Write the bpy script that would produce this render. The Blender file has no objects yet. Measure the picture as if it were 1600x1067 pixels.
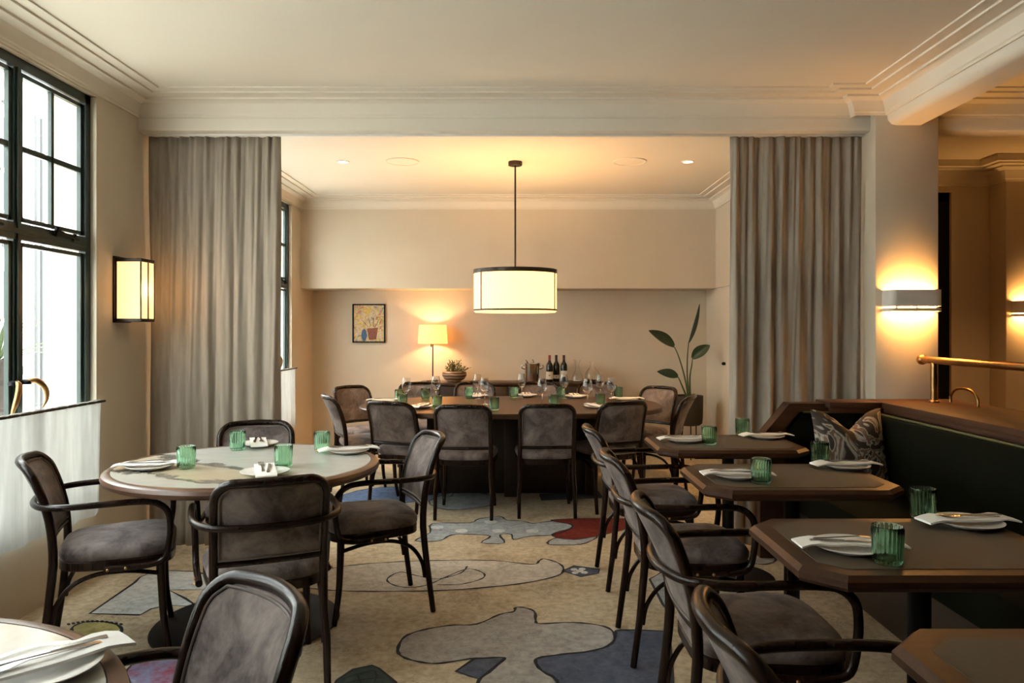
import bpy, bmesh, math, random
from mathutils import Vector, Matrix
R = math.radians
random.seed(7)
scene = bpy.context.scene
COL = scene.collection

# ------------------------------------------------------------------ camera
F, VX, VY, H = 1170.0, 808.0, 516.0, 1.37
cam = bpy.data.cameras.new('camera')
cam.lens = F * 36.0 / 1600.0
cam.sensor_width = 36.0
cam.shift_x = (800.0 - VX) / 1600.0
cam.shift_y = (VY - 533.5) / 1600.0
cam.clip_start = 0.05
cam_o = bpy.data.objects.new('camera', cam)
cam_o.location = (0, 0, H)
cam_o.rotation_euler = (R(90), 0, 0)
COL.objects.link(cam_o)
scene.camera = cam_o

# ------------------------------------------------------------------ world, sun, exposure
SKY, SUN, EXPO = 17.0, 17.0, 0.0
w = bpy.data.worlds.new('overcast_sky'); scene.world = w
w.use_nodes = True
bgn = w.node_tree.nodes['Background']
bgn.inputs[0].default_value = (0.90, 0.96, 1.0, 1)
bgn.inputs[1].default_value = SKY
sl = bpy.data.lights.new('sun', 'SUN'); sl.energy = SUN; sl.angle = R(10); sl.color = (1, .97, .92)
so = bpy.data.objects.new('sun', sl); so.rotation_euler = (0, R(38), R(12)); COL.objects.link(so)
vs = scene.view_settings
vs.view_transform = 'Standard'; vs.look = 'None'; vs.exposure = EXPO; vs.gamma = 1.0
vs.use_curve_mapping = False
scene.cycles.transparent_max_bounces = 24

def portal(y0, y1, z0, z1, x):
    l = bpy.data.lights.new('window_daylight_portal', 'AREA'); l.shape = 'RECTANGLE'
    l.size = z1 - z0; l.size_y = y1 - y0
    l.cycles.is_portal = True
    o = bpy.data.objects.new('window_daylight_portal', l)
    o.location = (x, (y0 + y1) / 2, (z0 + z1) / 2); o.rotation_euler = (0, R(-90), 0)
    COL.objects.link(o)
portal(.552, 4.2, .38, 2.68, -2.50)
portal(4.99, 7.84, .38, 2.68, -2.50)

# ------------------------------------------------------------------ materials
def nt(m): return m.node_tree.nodes, m.node_tree.links
def base(name, col, rough=.6, metal=0.0, spec=.5):
    m = bpy.data.materials.new(name); m.use_nodes = True
    b = m.node_tree.nodes['Principled BSDF']
    b.inputs['Base Color'].default_value = (*col, 1)
    b.inputs['Roughness'].default_value = rough
    b.inputs['Metallic'].default_value = metal
    b.inputs['Specular IOR Level'].default_value = spec
    return m, b
def coords(m, scale=(1, 1, 1), kind='Object', rot=(0, 0, 0)):
    n, l = nt(m)
    t = n.new('ShaderNodeTexCoord'); mp = n.new('ShaderNodeMapping')
    mp.inputs['Scale'].default_value = scale; mp.inputs['Rotation'].default_value = rot
    l.new(t.outputs[kind], mp.inputs[0]); return mp.outputs[0]
def noise(m, vec, scale, detail=4, rough=.55, dist=0):
    n, l = nt(m); t = n.new('ShaderNodeTexNoise')
    t.inputs['Scale'].default_value = scale; t.inputs['Detail'].default_value = detail
    t.inputs['Roughness'].default_value = rough; t.inputs['Distortion'].default_value = dist
    if vec is not None: l.new(vec, t.inputs['Vector'])
    return t.outputs['Fac']
def ramp(m, fac, stops):
    n, l = nt(m); r = n.new('ShaderNodeValToRGB'); e = r.color_ramp.elements
    while len(e) < len(stops): e.new(.5)
    for i, (p, c) in enumerate(stops): e[i].position = p; e[i].color = (*c, 1)
    l.new(fac, r.inputs[0]); return r.outputs[0]
def mix(m, fac, a, b, mode='MIX'):
    n, l = nt(m); x = n.new('ShaderNodeMix'); x.data_type = 'RGBA'; x.blend_type = mode
    if isinstance(fac, (int, float)): x.inputs[0].default_value = fac
    else: l.new(fac, x.inputs[0])
    for s, v in ((6, a), (7, b)):
        if isinstance(v, tuple): x.inputs[s].default_value = (*v, 1)
        else: l.new(v, x.inputs[s])
    return x.outputs[2]
def bump(m, b, fac, strength=.2, dist=.01):
    n, l = nt(m); u = n.new('ShaderNodeBump'); u.inputs['Strength'].default_value = strength
    u.inputs['Distance'].default_value = dist
    l.new(fac, u.inputs['Height']); l.new(u.outputs[0], b.inputs['Normal'])
def setc(m, b, c): m.node_tree.links.new(c, b.inputs['Base Color'])
def shade(c, k): return tuple(min(1, x * k) for x in c)

def plain(name, col, rough=.6, metal=0.0, var=.12, scale=30, bmp=0.0, spec=.5):
    m, b = base(name, col, rough, metal, spec)
    f = noise(m, coords(m), scale)
    setc(m, b, ramp(m, f, [(.25, shade(col, 1 - var)), (.75, shade(col, 1 + var))]))
    if bmp: bump(m, b, f, bmp)
    return m
def wood(name, c1, c2, rough=.4, along='X', scale=14, spec=.5):
    m, b = base(name, c1, rough, 0, spec)
    s = {'X': (1, 12, 12), 'Y': (12, 1, 12), 'Z': (12, 12, 1)}[along]
    v = coords(m, s)
    f = noise(m, v, scale / 6, 6, .6, .6)
    setc(m, b, ramp(m, f, [(.3, c1), (.7, c2)]))
    bump(m, b, f, .06, .003)
    return m
def suede(name, dark, light, scale=7):
    m, b = base(name, dark, .85, 0, .25)
    n, l = nt(m)
    oi = n.new('ShaderNodeObjectInfo'); tc = n.new('ShaderNodeTexCoord'); ad = n.new('ShaderNodeVectorMath'); ad.operation = 'MULTIPLY_ADD'
    cm = n.new('ShaderNodeCombineXYZ')
    for i in range(3): l.new(oi.outputs['Random'], cm.inputs[i])
    l.new(cm.outputs[0], ad.inputs[0]); ad.inputs[1].default_value = (17, 31, 23); l.new(tc.outputs['Object'], ad.inputs[2])
    f = noise(m, ad.outputs[0], scale, 7, .62, .5)
    g = noise(m, ad.outputs[0], scale * 9, 3, .6)
    c = ramp(m, f, [(.37, dark), (.62, light)])
    setc(m, b, mix(m, .18, c, ramp(m, g, [(.3, dark), (.7, shade(light, 1.2))])))
    b.inputs['Sheen Weight'].default_value = .15; b.inputs['Sheen Roughness'].default_value = .4
    b.inputs['Sheen Tint'].default_value = (.9, .85, .82, 1)
    bump(m, b, g, .08, .002)
    return m
def emit(name, col, strength):
    m = bpy.data.materials.new(name); m.use_nodes = True; n, l = nt(m)
    n.remove(n['Principled BSDF']); e = n.new('ShaderNodeEmission')
    e.inputs[0].default_value = (*col, 1); e.inputs[1].default_value = strength
    l.new(e.outputs[0], n['Material Output'].inputs[0]); return m
def thin_glass(name, tint, gloss_rough=.02, ior=1.45, streak=False):
    m = bpy.data.materials.new(name); m.use_nodes = True; n, l = nt(m)
    n.remove(n['Principled BSDF'])
    t = n.new('ShaderNodeBsdfTransparent'); t.inputs[0].default_value = (*tint, 1)
    g = n.new('ShaderNodeBsdfGlossy'); g.inputs['Roughness'].default_value = gloss_rough
    fr = n.new('ShaderNodeFresnel'); fr.inputs[0].default_value = ior
    x = n.new('ShaderNodeMixShader')
    ge = n.new('ShaderNodeNewGeometry'); inv = n.new('ShaderNodeMath'); inv.operation = 'SUBTRACT'; inv.inputs[0].default_value = 1.0
    mu = n.new('ShaderNodeMath'); mu.operation = 'MULTIPLY'      # only the outer face of the sheet reflects
    l.new(ge.outputs['Backfacing'], inv.inputs[1]); l.new(inv.outputs[0], mu.inputs[0]); l.new(fr.outputs[0], mu.inputs[1])
    l.new(mu.outputs[0], x.inputs[0]); l.new(t.outputs[0], x.inputs[1]); l.new(g.outputs[0], x.inputs[2])
    out = x.outputs[0]
    l.new(out, n['Material Output'].inputs[0]); return m
def fabric_trans(name, col, transl, transp, weave=400, var=.15):
    m, b = base(name, col, .9, 0, .1); n, l = nt(m)
    f = noise(m, coords(m, (1, 1, .12)), weave / 8, 4)
    c = ramp(m, f, [(.25, shade(col, 1 - var)), (.75, shade(col, 1 + var))]); setc(m, b, c)
    bump(m, b, noise(m, coords(m), weave), .15, .002)
    tr = n.new('ShaderNodeBsdfTranslucent'); l.new(c, tr.inputs[0])
    x = n.new('ShaderNodeMixShader'); x.inputs[0].default_value = transl
    l.new(b.outputs[0], x.inputs[1]); l.new(tr.outputs[0], x.inputs[2])
    out = x.outputs[0]
    if transp:
        tp = n.new('ShaderNodeBsdfTransparent'); y = n.new('ShaderNodeMixShader'); y.inputs[0].default_value = transp
        l.new(out, y.inputs[1]); l.new(tp.outputs[0], y.inputs[2]); out = y.outputs[0]
    l.new(out, n['Material Output'].inputs[0]); return m
def lampshade(name, col, glow):
    m, b = base(name, col, .8, 0, .1); n, l = nt(m)
    tr = n.new('ShaderNodeBsdfTranslucent'); tr.inputs[0].default_value = (*col, 1)
    x = n.new('ShaderNodeMixShader'); x.inputs[0].default_value = .5
    l.new(b.outputs[0], x.inputs[1]); l.new(tr.outputs[0], x.inputs[2])
    b.inputs['Emission Color'].default_value = (*col, 1); b.inputs['Emission Strength'].default_value = glow * 2
    l.new(x.outputs[0], n['Material Output'].inputs[0]); return m

WALL = (.62, .53, .41)
M = {}
M['wall'] = plain('wall_paint', WALL, .85, var=.03, scale=3, bmp=.02, spec=.2)
M['ceil'] = plain('ceiling_paint', (.72, .65, .545), .85, var=.02, scale=2, spec=.2)
M['bent'] = wood('dark_bentwood', (.009, .004, .0026), (.019, .0085, .005), .27, 'Z', spec=.26)
M['walnut'] = wood('walnut_edge', (.034, .013, .006), (.066, .027, .013), .45, 'X', spec=.28)
M['walnutY'] = wood('walnut_edge_long', (.040, .016, .008), (.075, .032, .016), .6, 'Y', spec=.15)
M['rimwood'] = plain('walnut_rim', (.11, .052, .030), .32, var=.25, scale=12)
M['bigwood'] = wood('dining_table_wood', (.042, .018, .008), (.075, .033, .015), .34, 'X', spec=.35)
M['darkwood'] = wood('dark_stained_wood', (.018, .010, .007), (.032, .018, .012), .5, 'Z')
M['suede'] = suede('grey_brown_suede', (.052, .038, .034), (.23, .186, .168))
M['piping'] = plain('suede_piping', (.11, .085, .07), .7, var=.2)
M['leather'] = plain('taupe_leather', (.100, .078, .053), .68, var=.06, scale=60, bmp=.03, spec=.3)
M['black'] = plain('black_powder_coat', (.006, .006, .0065), .6, var=.1, spec=.15)
M['bronze'] = plain('dark_bronze', (.035, .024, .016), .4, .7, var=.2)
M['brass'] = plain('aged_brass', (.36, .20, .075), .32, 1.0, var=.2)
M['steel'] = plain('polished_steel', (.62, .60, .57), .12, 1.0, var=.04)
M['cutlery'] = plain('cutlery_steel', (.45, .43, .41), .18, 1.0, var=.05)
M['china'] = plain('white_china', (.82, .79, .74), .22, var=.01)
M['napkin'] = plain('white_linen_napkin', (.86, .84, .80), .9, var=.03, scale=200, bmp=.1)
M['velvet'] = plain('green_velvet', (.0040, .0050, .0022), .9, var=.3, scale=8, spec=.08)
M['vpiping'] = plain('olive_piping', (.07, .075, .025), .7, var=.2)
M['green'] = plain('bottle_green_paint', (.006, .022, .016), .35, var=.1)
M['white'] = plain('white_plaster', (.72, .68, .62), .7, var=.02)
M['facade'] = plain('white_render', (.80, .80, .77), .9, var=.03, scale=2)
M['facade2'] = plain('grey_trim', (.050, .050, .048), .8, var=.05)
M['pipe'] = plain('pale_grey_pipe', (.075, .076, .076), .8, var=.05)
M['pane_dark'] = plain('facade_window_glass', (.035, .040, .040), .15, var=.1)
M['pave'] = plain('paving', (.55, .54, .50), .9, var=.1)
M['palm'] = plain('palm_leaf', (.035, .055, .012), .6, var=.3)
M['leaf'] = plain('dark_green_leaf', (.018, .045, .014), .38, var=.35, scale=14)
M['stem'] = plain('green_stem', (.06, .085, .02), .5, var=.2)
M['succ'] = plain('olive_succulent', (.11, .10, .025), .6, var=.45, scale=40)
M['pot'] = plain('dark_basket_pot', (.032, .024, .018), .7, var=.3, scale=120, bmp=.5)
M['soil'] = plain('soil', (.02, .014, .01), .95, var=.4)
def glass(name, col, rough=.0, ior=1.45):
    m = bpy.data.materials.new(name); m.use_nodes = True; n, l = nt(m)
    n.remove(n['Principled BSDF']); g = n.new('ShaderNodeBsdfGlass')
    g.inputs['Color'].default_value = (*col, 1); g.inputs['Roughness'].default_value = rough; g.inputs['IOR'].default_value = ior
    l.new(g.outputs[0], n['Material Output'].inputs[0]); return m
M['tumbler'] = glass('green_glass', (.80, .945, .855), .01)
M['clear'] = glass('clear_glass', (.97, .97, .965), .0)
M['pane'] = thin_glass('window_glass', (.96, .98, .97))
M['winebottle'] = plain('dark_bottle_glass', (.006, .007, .005), .08, var=.1)
M['capred'] = plain('red_capsule', (.25, .015, .015), .35, var=.1)
M['capdark'] = plain('dark_capsule', (.03, .01, .015), .35, var=.1)
M['low_bounce'] = wood('low_bounce_wood', (.05, .028, .016), (.09, .05, .03), .6, 'Z')  # dark wood put on unseen walls to weaken their bounced light
M['label'] = plain('paper_label', (.62, .56, .46), .8, var=.03)
M['sheer'] = fabric_trans('white_sheer', (.62, .63, .61), .17, .018, 300, .10)
M['linen'] = fabric_trans('natural_linen', (.40, .345, .28), .22, 0, 260, .14)
M['pendant'] = lampshade('pendant_shade_fabric', (1.0, .80, .46), .78)
M['lampshade'] = lampshade('table_lamp_shade_fabric', (1.0, .70, .32), .58)
M['opal'] = lampshade('opal_lantern_glass', (1.0, .74, .40), .80)
M['bulb'] = emit('downlight_lamp', (1.0, .80, .52), 14)
M['socket'] = plain('white_plastic', (.7, .68, .64), .4, var=.01)
M['line'] = plain('carpet_outline', (.012, .012, .014), .95, var=.3)
# marble table top
def marble():
    m, b = base('pink_green_marble', (.7, .7, .65), .22)
    n, l = nt(m); v = coords(m)
    f = noise(m, v, 3.2, 7, .6, .5)
    dp = n.new('ShaderNodeVectorMath'); dp.operation = 'DOT_PRODUCT'; l.new(v, dp.inputs[0]); dp.inputs[1].default_value = (.524, .852, 0)
    ma = n.new('ShaderNodeMath'); ma.operation = 'MULTIPLY_ADD'; l.new(f, ma.inputs[0]); ma.inputs[1].default_value = .36; l.new(dp.outputs['Value'], ma.inputs[2])
    mr = n.new('ShaderNodeMapRange'); mr.inputs[1].default_value = -.62 + .18; mr.inputs[2].default_value = .62 + .18; l.new(ma.outputs[0], mr.inputs[0])
    W = (.52, .52, .48)
    c = ramp(m, mr.outputs[0], [(.0, (.46, .46, .42)), (.165, (.50, .46, .38)), (.178, (.10, .08, .055)), (.20, (.12, .095, .065)), (.212, (.50, .37, .22)), (.30, (.54, .43, .28)), (.395, (.52, .44, .32)), (.405, (.075, .065, .05)), (.43, (.11, .10, .075)), (.437, W), (1, (.50, .51, .48))])
    g = noise(m, coords(m, (1, 2.5, 1), rot=(0, 0, R(-30))), 8, 6, .6, .8)
    setc(m, b, mix(m, .2, c, ramp(m, g, [(.35, (.36, .36, .32)), (.6, (.56, .55, .51))])))
    return m
M['marble'] = marble()
def carpet(name, c1, c2, c3=None, s1=2.2, s2=26):
    m, b = base(name, c1, .97, 0, .1)
    v = coords(m)
    f = noise(m, v, s1, 6, .65, .8); g = noise(m, v, s2, 5, .7); k = noise(m, v, 320, 2)
    st = [(.36, c1), (.62, c2)] + ([(.72, c3)] if c3 else [])
    c = ramp(m, f, st)
    c = mix(m, .38, c, ramp(m, g, [(.34, shade(c1, .5)), (.60, shade(c2, 1.15))]))
    p = noise(m, v, s1 * 1.6, 3, .5); q = noise(m, coords(m, (1, 2.2, 1)), 60, 3, .7)      # worn, speckled patches
    n, l = nt(m); mm = n.new('ShaderNodeMath'); mm.operation = 'MULTIPLY'
    pr = n.new('ShaderNodeMapRange'); pr.inputs[1].default_value = .54; pr.inputs[2].default_value = .66; l.new(p, pr.inputs[0])
    qr = n.new('ShaderNodeMapRange'); qr.inputs[1].default_value = .50; qr.inputs[2].default_value = .60; l.new(q, qr.inputs[0])
    l.new(pr.outputs[0], mm.inputs[0]); l.new(qr.outputs[0], mm.inputs[1])
    m7 = n.new('ShaderNodeMath'); m7.operation = 'MULTIPLY'; m7.inputs[1].default_value = .6; l.new(mm.outputs[0], m7.inputs[0])
    c = mix(m, m7.outputs[0], c, shade(c1, .38))
    setc(m, b, c); bump(m, b, k, .5, .004); return m
M['carpet'] = carpet('beige_carpet', (.37, .285, .175), (.56, .465, .325), (.47, .34, .20))
M['c_grey'] = carpet('carpet_warm_grey', (.29, .26, .235), (.42, .39, .36), None, 4)
M['c_pale'] = carpet('carpet_pale_beige', (.38, .33, .26), (.54, .49, .41), None, 3)
M['c_blue'] = carpet('carpet_slate_blue', (.065, .075, .105), (.105, .115, .15), None, 6)
M['c_sky'] = carpet('carpet_pale_blue', (.24, .255, .26), (.38, .40, .40), None, 5)
M['c_denim'] = carpet('carpet_denim_blue', (.10, .14, .24), (.17, .22, .33), None, 5)
M['c_red'] = carpet('carpet_dark_red', (.13, .018, .014), (.20, .035, .025), None, 6)
M['c_green'] = carpet('carpet_dark_green', (.03, .045, .042), (.06, .08, .07), None, 9)
M['c_white'] = carpet('carpet_chalk_white', (.42, .43, .40), (.58, .59, .56), None, 4)
M['c_yellow'] = carpet('carpet_yellow', (.36, .30, .10), (.46, .40, .18), None, 7)
M['c_multi'] = carpet('carpet_mottled_red_blue', (.30, .05, .05), (.20, .22, .33), (.45, .38, .30), 7)
def marbled_cloth():
    m, b = base('marbled_cushion_cloth', (.3, .3, .28), .8); n, l = nt(m)
    v = coords(m)
    d = n.new('ShaderNodeTexNoise'); d.inputs['Scale'].default_value = 4.5; d.inputs['Detail'].default_value = 3; d.inputs['Distortion'].default_value = 1.6
    l.new(v, d.inputs['Vector'])
    mu = n.new('ShaderNodeMath'); mu.operation = 'MULTIPLY'; mu.inputs[1].default_value = 26; l.new(d.outputs['Fac'], mu.inputs[0])
    sn = n.new('ShaderNodeMath'); sn.operation = 'SINE'; l.new(mu.outputs[0], sn.inputs[0])
    mr = n.new('ShaderNodeMapRange'); mr.inputs[1].default_value = -1; l.new(sn.outputs[0], mr.inputs[0])
    c = ramp(m, mr.outputs[0], [(.25, (.035, .022, .016)), (.45, (.30, .27, .23)), (.75, (.42, .39, .33)), (.92, (.16, .09, .055))])
    setc(m, b, c); return m
M['marbled'] = marbled_cloth()
def painting():
    m, b = base('floral_painting', (.5, .4, .3), .6); v = coords(m)
    f = noise(m, v, 11, 3, .5, 2.0); g = noise(m, v, 30, 4, .6, 1.0)
    c = ramp(m, f, [(.30, (.05, .13, .22)), (.40, (.55, .42, .27)), (.50, (.66, .52, .30)), (.58, (.62, .43, .06)), (.66, (.35, .10, .05)), (.75, (.60, .47, .33))])
    setc(m, b, mix(m, .3, c, ramp(m, g, [(.4, (.08, .05, .04)), (.6, (.7, .55, .38))]))); return m
M['painting'] = painting()
def banded():
    m, b = base('banded_bowl_glaze', (.3, .2, .15), .35); n, l = nt(m)
    wv = n.new('ShaderNodeTexWave'); wv.bands_direction = 'Z'; wv.inputs['Scale'].default_value = 9; wv.inputs['Distortion'].default_value = 1.5
    l.new(coords(m), wv.inputs[0])
    setc(m, b, ramp(m, wv.outputs[1], [(.3, (.08, .035, .02)), (.6, (.42, .27, .16))])); return m
M['banded'] = banded()

# ------------------------------------------------------------------ mesh builder
class MB:
    def __init__(s): s.v = []; s.f = []
    def add(s, vs_, fs_):
        o = len(s.v); s.v += [tuple(v) for v in vs_]; s.f += [tuple(i + o for i in f) for f in fs_]; return s
    def box(s, a, b):
        (x0, y0, z0), (x1, y1, z1) = a, b
        return s.add([(x0, y0, z0), (x1, y0, z0), (x1, y1, z0), (x0, y1, z0), (x0, y0, z1), (x1, y0, z1), (x1, y1, z1), (x0, y1, z1)],
                     [(3, 2, 1, 0), (4, 5, 6, 7), (0, 1, 5, 4), (1, 2, 6, 5), (2, 3, 7, 6), (3, 0, 4, 7)])
    def bbox(s, a, b, e):       # bevelled box
        bm = bmesh.new(); q = MB().box(a, b); vv = [bm.verts.new(v) for v in q.v]
        for f in q.f: bm.faces.new([vv[i] for i in f])
        bmesh.ops.bevel(bm, geom=bm.edges[:], offset=e, segments=2, profile=.5, affect='EDGES')
        bm.verts.index_update()
        s.add([v.co[:] for v in bm.verts], [[v.index for v in f.verts] for f in bm.faces]); bm.free(); return s
    def rings(s, rs, close_u=True, caps=True):
        n = len(rs[0]); vs_ = [p for r in rs for p in r]; fs = []
        for i in range(len(rs) - 1):
            for j in range(n if close_u else n - 1):
                k = (j + 1) % n
                fs.append((i * n + j, i * n + k, (i + 1) * n + k, (i + 1) * n + j))
        if caps and close_u:
            fs.append(tuple(range(n - 1, -1, -1))); fs.append(tuple((len(rs) - 1) * n + j for j in range(n)))
        return s.add(vs_, fs)
    def tube(s, path, r, n=10, closed=False, ref=None):
        P = [Vector(p) for p in path]; N = len(P); rs = []
        rad = r if isinstance(r, (list, tuple)) else [r] * N
        T = []
        for i in range(N):
            a = P[(i - 1) % N] if (closed or i > 0) else P[i]; b = P[(i + 1) % N] if (closed or i < N - 1) else P[i]
            T.append((b - a).normalized())
        u = T[0].orthogonal().normalized() if ref is None else Vector(ref)
        for i in range(N):
            u = (u - T[i] * u.dot(T[i]))
            u = u.normalized() if u.length > 1e-6 else T[i].orthogonal().normalized()
            v = T[i].cross(u)
            rs.append([P[i] + (u * math.cos(2 * math.pi * k / n) + v * math.sin(2 * math.pi * k / n)) * rad[i] for k in range(n)])
        if closed:
            rs.append(rs[0]); return s.rings(rs, caps=False)
        return s.rings(rs)
    def lathe(s, prof, n=32, c=(0, 0, 0), mod=None, caps=True):
        rs = []
        for (r, z) in prof:
            ring = []
            for k in range(n):
                a = 2 * math.pi * k / n; rr = r + (mod(a, r, z) if mod else 0)
                ring.append((c[0] + rr * math.cos(a), c[1] + rr * math.sin(a), c[2] + z))
            rs.append(ring)
        return s.rings(rs, caps=caps)
    def prism(s, poly, z0, z1, inset=None):
        n = len(poly)
        return s.rings([[(x, y, z0) for x, y in poly], [(x, y, z1) for x, y in poly]])
    def build(s, name, mat, parent=None, smooth=True, angle=38, loc=None):
        me = bpy.data.meshes.new(name); me.from_pydata(s.v, [], s.f)
        bm = bmesh.new(); bm.from_mesh(me); bmesh.ops.recalc_face_normals(bm, faces=bm.faces[:]); bm.to_mesh(me); bm.free()
        me.materials.append(M[mat] if isinstance(mat, str) else mat)
        if smooth:
            me.polygons.foreach_set('use_smooth', [True] * len(me.polygons)); me.set_sharp_from_angle(angle=R(angle))
        o = bpy.data.objects.new(name, me); COL.objects.link(o)
        if parent: o.parent = parent
        if loc: o.location = loc
        return o
def spline(pts, k=6, closed=False):
    P = [Vector(p) for p in pts]; n = len(P); out = []
    for i in range(n if closed else n - 1):
        g = lambda j: P[j % n] if closed else P[max(0, min(n - 1, j))]
        a, b, c, d = g(i - 1), g(i), g(i + 1), g(i + 2)
        for t in range(k):
            t /= k
            out.append(.5 * ((2 * b) + (c - a) * t + (2 * a - 5 * b + 4 * c - d) * t * t + (3 * b - a - 3 * c + d) * t ** 3))
    if not closed: out.append(P[-1])
    return out
def empty(name, loc=(0, 0, 0), rz=0):
    o = bpy.data.objects.new(name, None); o.location = loc; o.rotation_euler = (0, 0, rz); o.empty_display_size = .1
    COL.objects.link(o); return o
def tag(o, label, cat, group=None):
    o['label'] = label; o['category'] = cat
    if group: o['group'] = group
    return o
def struct(o, label=None):
    o['kind'] = 'structure'
    if label: o['label'] = label
    return o
def copy_tree(o, parent=None):
    c = o.copy(); COL.objects.link(c)
    if parent: c.parent = parent
    for ch in o.children: copy_tree(ch, c)
    return c
def at(x, y, z): # photograph pixel on the horizontal plane z
    Y = F * (H - z) / (y - VY); return ((x - VX) * Y / F, Y)
def rrect(x0, x1, y0, y1, r, k=5):
    out = []
    for cx, cy, a in ((x1 - r, y1 - r, 0), (x0 + r, y1 - r, 90), (x0 + r, y0 + r, 180), (x1 - r, y0 + r, 270)):
        for i in range(k + 1):
            t = R(a + 90 * i / k); out.append((cx + r * math.cos(t), cy + r * math.sin(t)))
    return out

# ------------------------------------------------------------------ the shell
LX, RX = -2.36, 2.17            # left wall, right wall of the back room
CZ = 2.81                       # ceiling
WIN0, WIN1 = .552, 4.20        # window 1 along Y
W2A, W2B = 4.99, 7.84           # window 2
SILL, HEAD = .38, 2.68
fl = MB().box((LX - .3, -2.4, -.1), (5.8, 8.9, 0)).build('floor', 'carpet', smooth=False); struct(fl, 'beige patterned carpet floor')
struct(MB().box((LX - .3, -2.4, CZ), (5.8, 8.9, CZ + .15)).build('ceiling', 'ceil', smooth=False), 'cream plaster ceiling')
wl = MB()
wx0, wx1 = LX - .25, LX
for a, b, z0, z1 in ((-2.4, WIN0, 0, CZ), (WIN0, WIN1, 0, SILL), (WIN0, WIN1, HEAD, CZ), (WIN1, W2A, 0, CZ), (W2A, W2B, 0, SILL), (W2A, W2B, HEAD, CZ), (W2B, 8.9, 0, CZ)):
    wl.box((wx0, a, z0), (wx1, b, z1))
struct(wl.build('wall_left', 'wall', smooth=False), 'cream left wall with the windows')
struct(MB().box((LX, 8.63, 0), (RX + .05, 8.85, CZ)).build('wall_back', 'wall', smooth=False), 'cream back wall of the private dining room')
struct(MB().box((LX, 8.17, 1.827), (RX, 8.63, CZ)).build('trim_1', 'wall', smooth=False), 'plaster bulkhead above the sideboard')
struct(MB().box((RX + .012, 4.80, 0), (RX + .2, 8.85, 1.83)).box((RX - .005, 4.80, 1.83), (RX + .2, 8.85, CZ)).build('wall_right', 'wall', smooth=False), 'right wall of the private dining room')
struct(MB().box((LX - .2, -2.6, 0), (5.8, -2.4, CZ)).build('wall_front', 'low_bounce', smooth=False), 'wall behind the camera')
struct(MB().box((5.6, -2.4, 0), (5.8, 6.7, CZ)).build('wall_corridor', 'low_bounce', smooth=False), 'far right wall of the neighbouring room')
# beam across the opening, and the beam running towards the camera
bm_ = MB()
prof = [(4.66, CZ), (4.66, 2.635), (4.668, 2.615), (4.685, 2.609), (4.79, 2.609), (4.80, 2.62), (4.80, CZ)]
bm_.rings([[(LX, y, z) for y, z in prof], [(2.20, y, z) for y, z in prof]])
struct(bm_.build('trim_2', 'ceil'), 'plaster beam above the curtains')
prof2 = [(y if y > 4.7 else y - .0, z) for y, z in prof]
struct(MB().rings([[(2.59, y, z) for y, z in prof2], [(5.6, y, z) for y, z in prof2]]).build('trim_3', 'ceil'), 'plaster beam in the neighbouring room')
prof3 = [(2.27, CZ), (2.27, 2.70), (2.278, 2.66), (2.30, 2.636), (2.33, 2.63), (2.48, 2.63), (2.49, 2.64), (2.49, CZ)]
struct(MB().rings([[(x, -2.4, z) for x, z in prof3], [(x, 4.60, z) for x, z in prof3]]).build('trim_4', 'ceil'), 'plaster beam running towards the camera')
struct(MB().bbox((2.20, 4.60, 0), (2.59, 4.95, CZ), .008).build('wall_pillar', 'wall'), 'square plaster pillar carrying the beams')
# cornices
CP = [(0, 2.69), (.010, 2.69), (.012, 2.702), (.020, 2.708), (.028, 2.735), (.048, 2.765), (.075, 2.779), (.092, 2.780), (.094, 2.792), (.176, 2.792), (.178, 2.802), (.238, 2.802), (.240, CZ + .001), (0, CZ + .001)]
def sweep(path, prof):          # the room lies to the right of the path
    P = [Vector((x, y)) for x, y in path]; rs = []
    for i, p in enumerate(P):
        ns = []
        for a, b in ((i - 1, i), (i, i + 1)):
            if a >= 0 and b < len(P):
                d = (P[b] - P[a]).normalized(); ns.append(Vector((d.y, -d.x)))
        if len(ns) == 2:
            m_ = (ns[0] + ns[1]).normalized(); m_ = m_ / max(.3, m_.dot(ns[0]))
        else: m_ = ns[0]
        rs.append([(p.x + m_.x * q, p.y + m_.y * q, z) for q, z in prof])
    return MB().rings(rs)
struct(sweep([(LX, -2.4), (LX, 4.66), (2.08, 4.66), (2.08, 4.60), (2.27, 4.60), (2.27, -2.4)], CP).build('trim_5', 'ceil', angle=25), 'stepped cornice of the front room')
struct(sweep([(LX, 4.80), (LX, 8.17), (RX - .005, 8.17), (RX - .005, 4.80)], CP).build('trim_6', 'ceil', angle=25), 'stepped cornice of the private dining room')
struct(sweep([(2.49, -2.4), (2.49, 4.66), (5.6, 4.66), (5.6, -2.4)], CP).build('trim_7', 'ceil', angle=25), 'stepped cornice of the neighbouring room')
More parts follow.
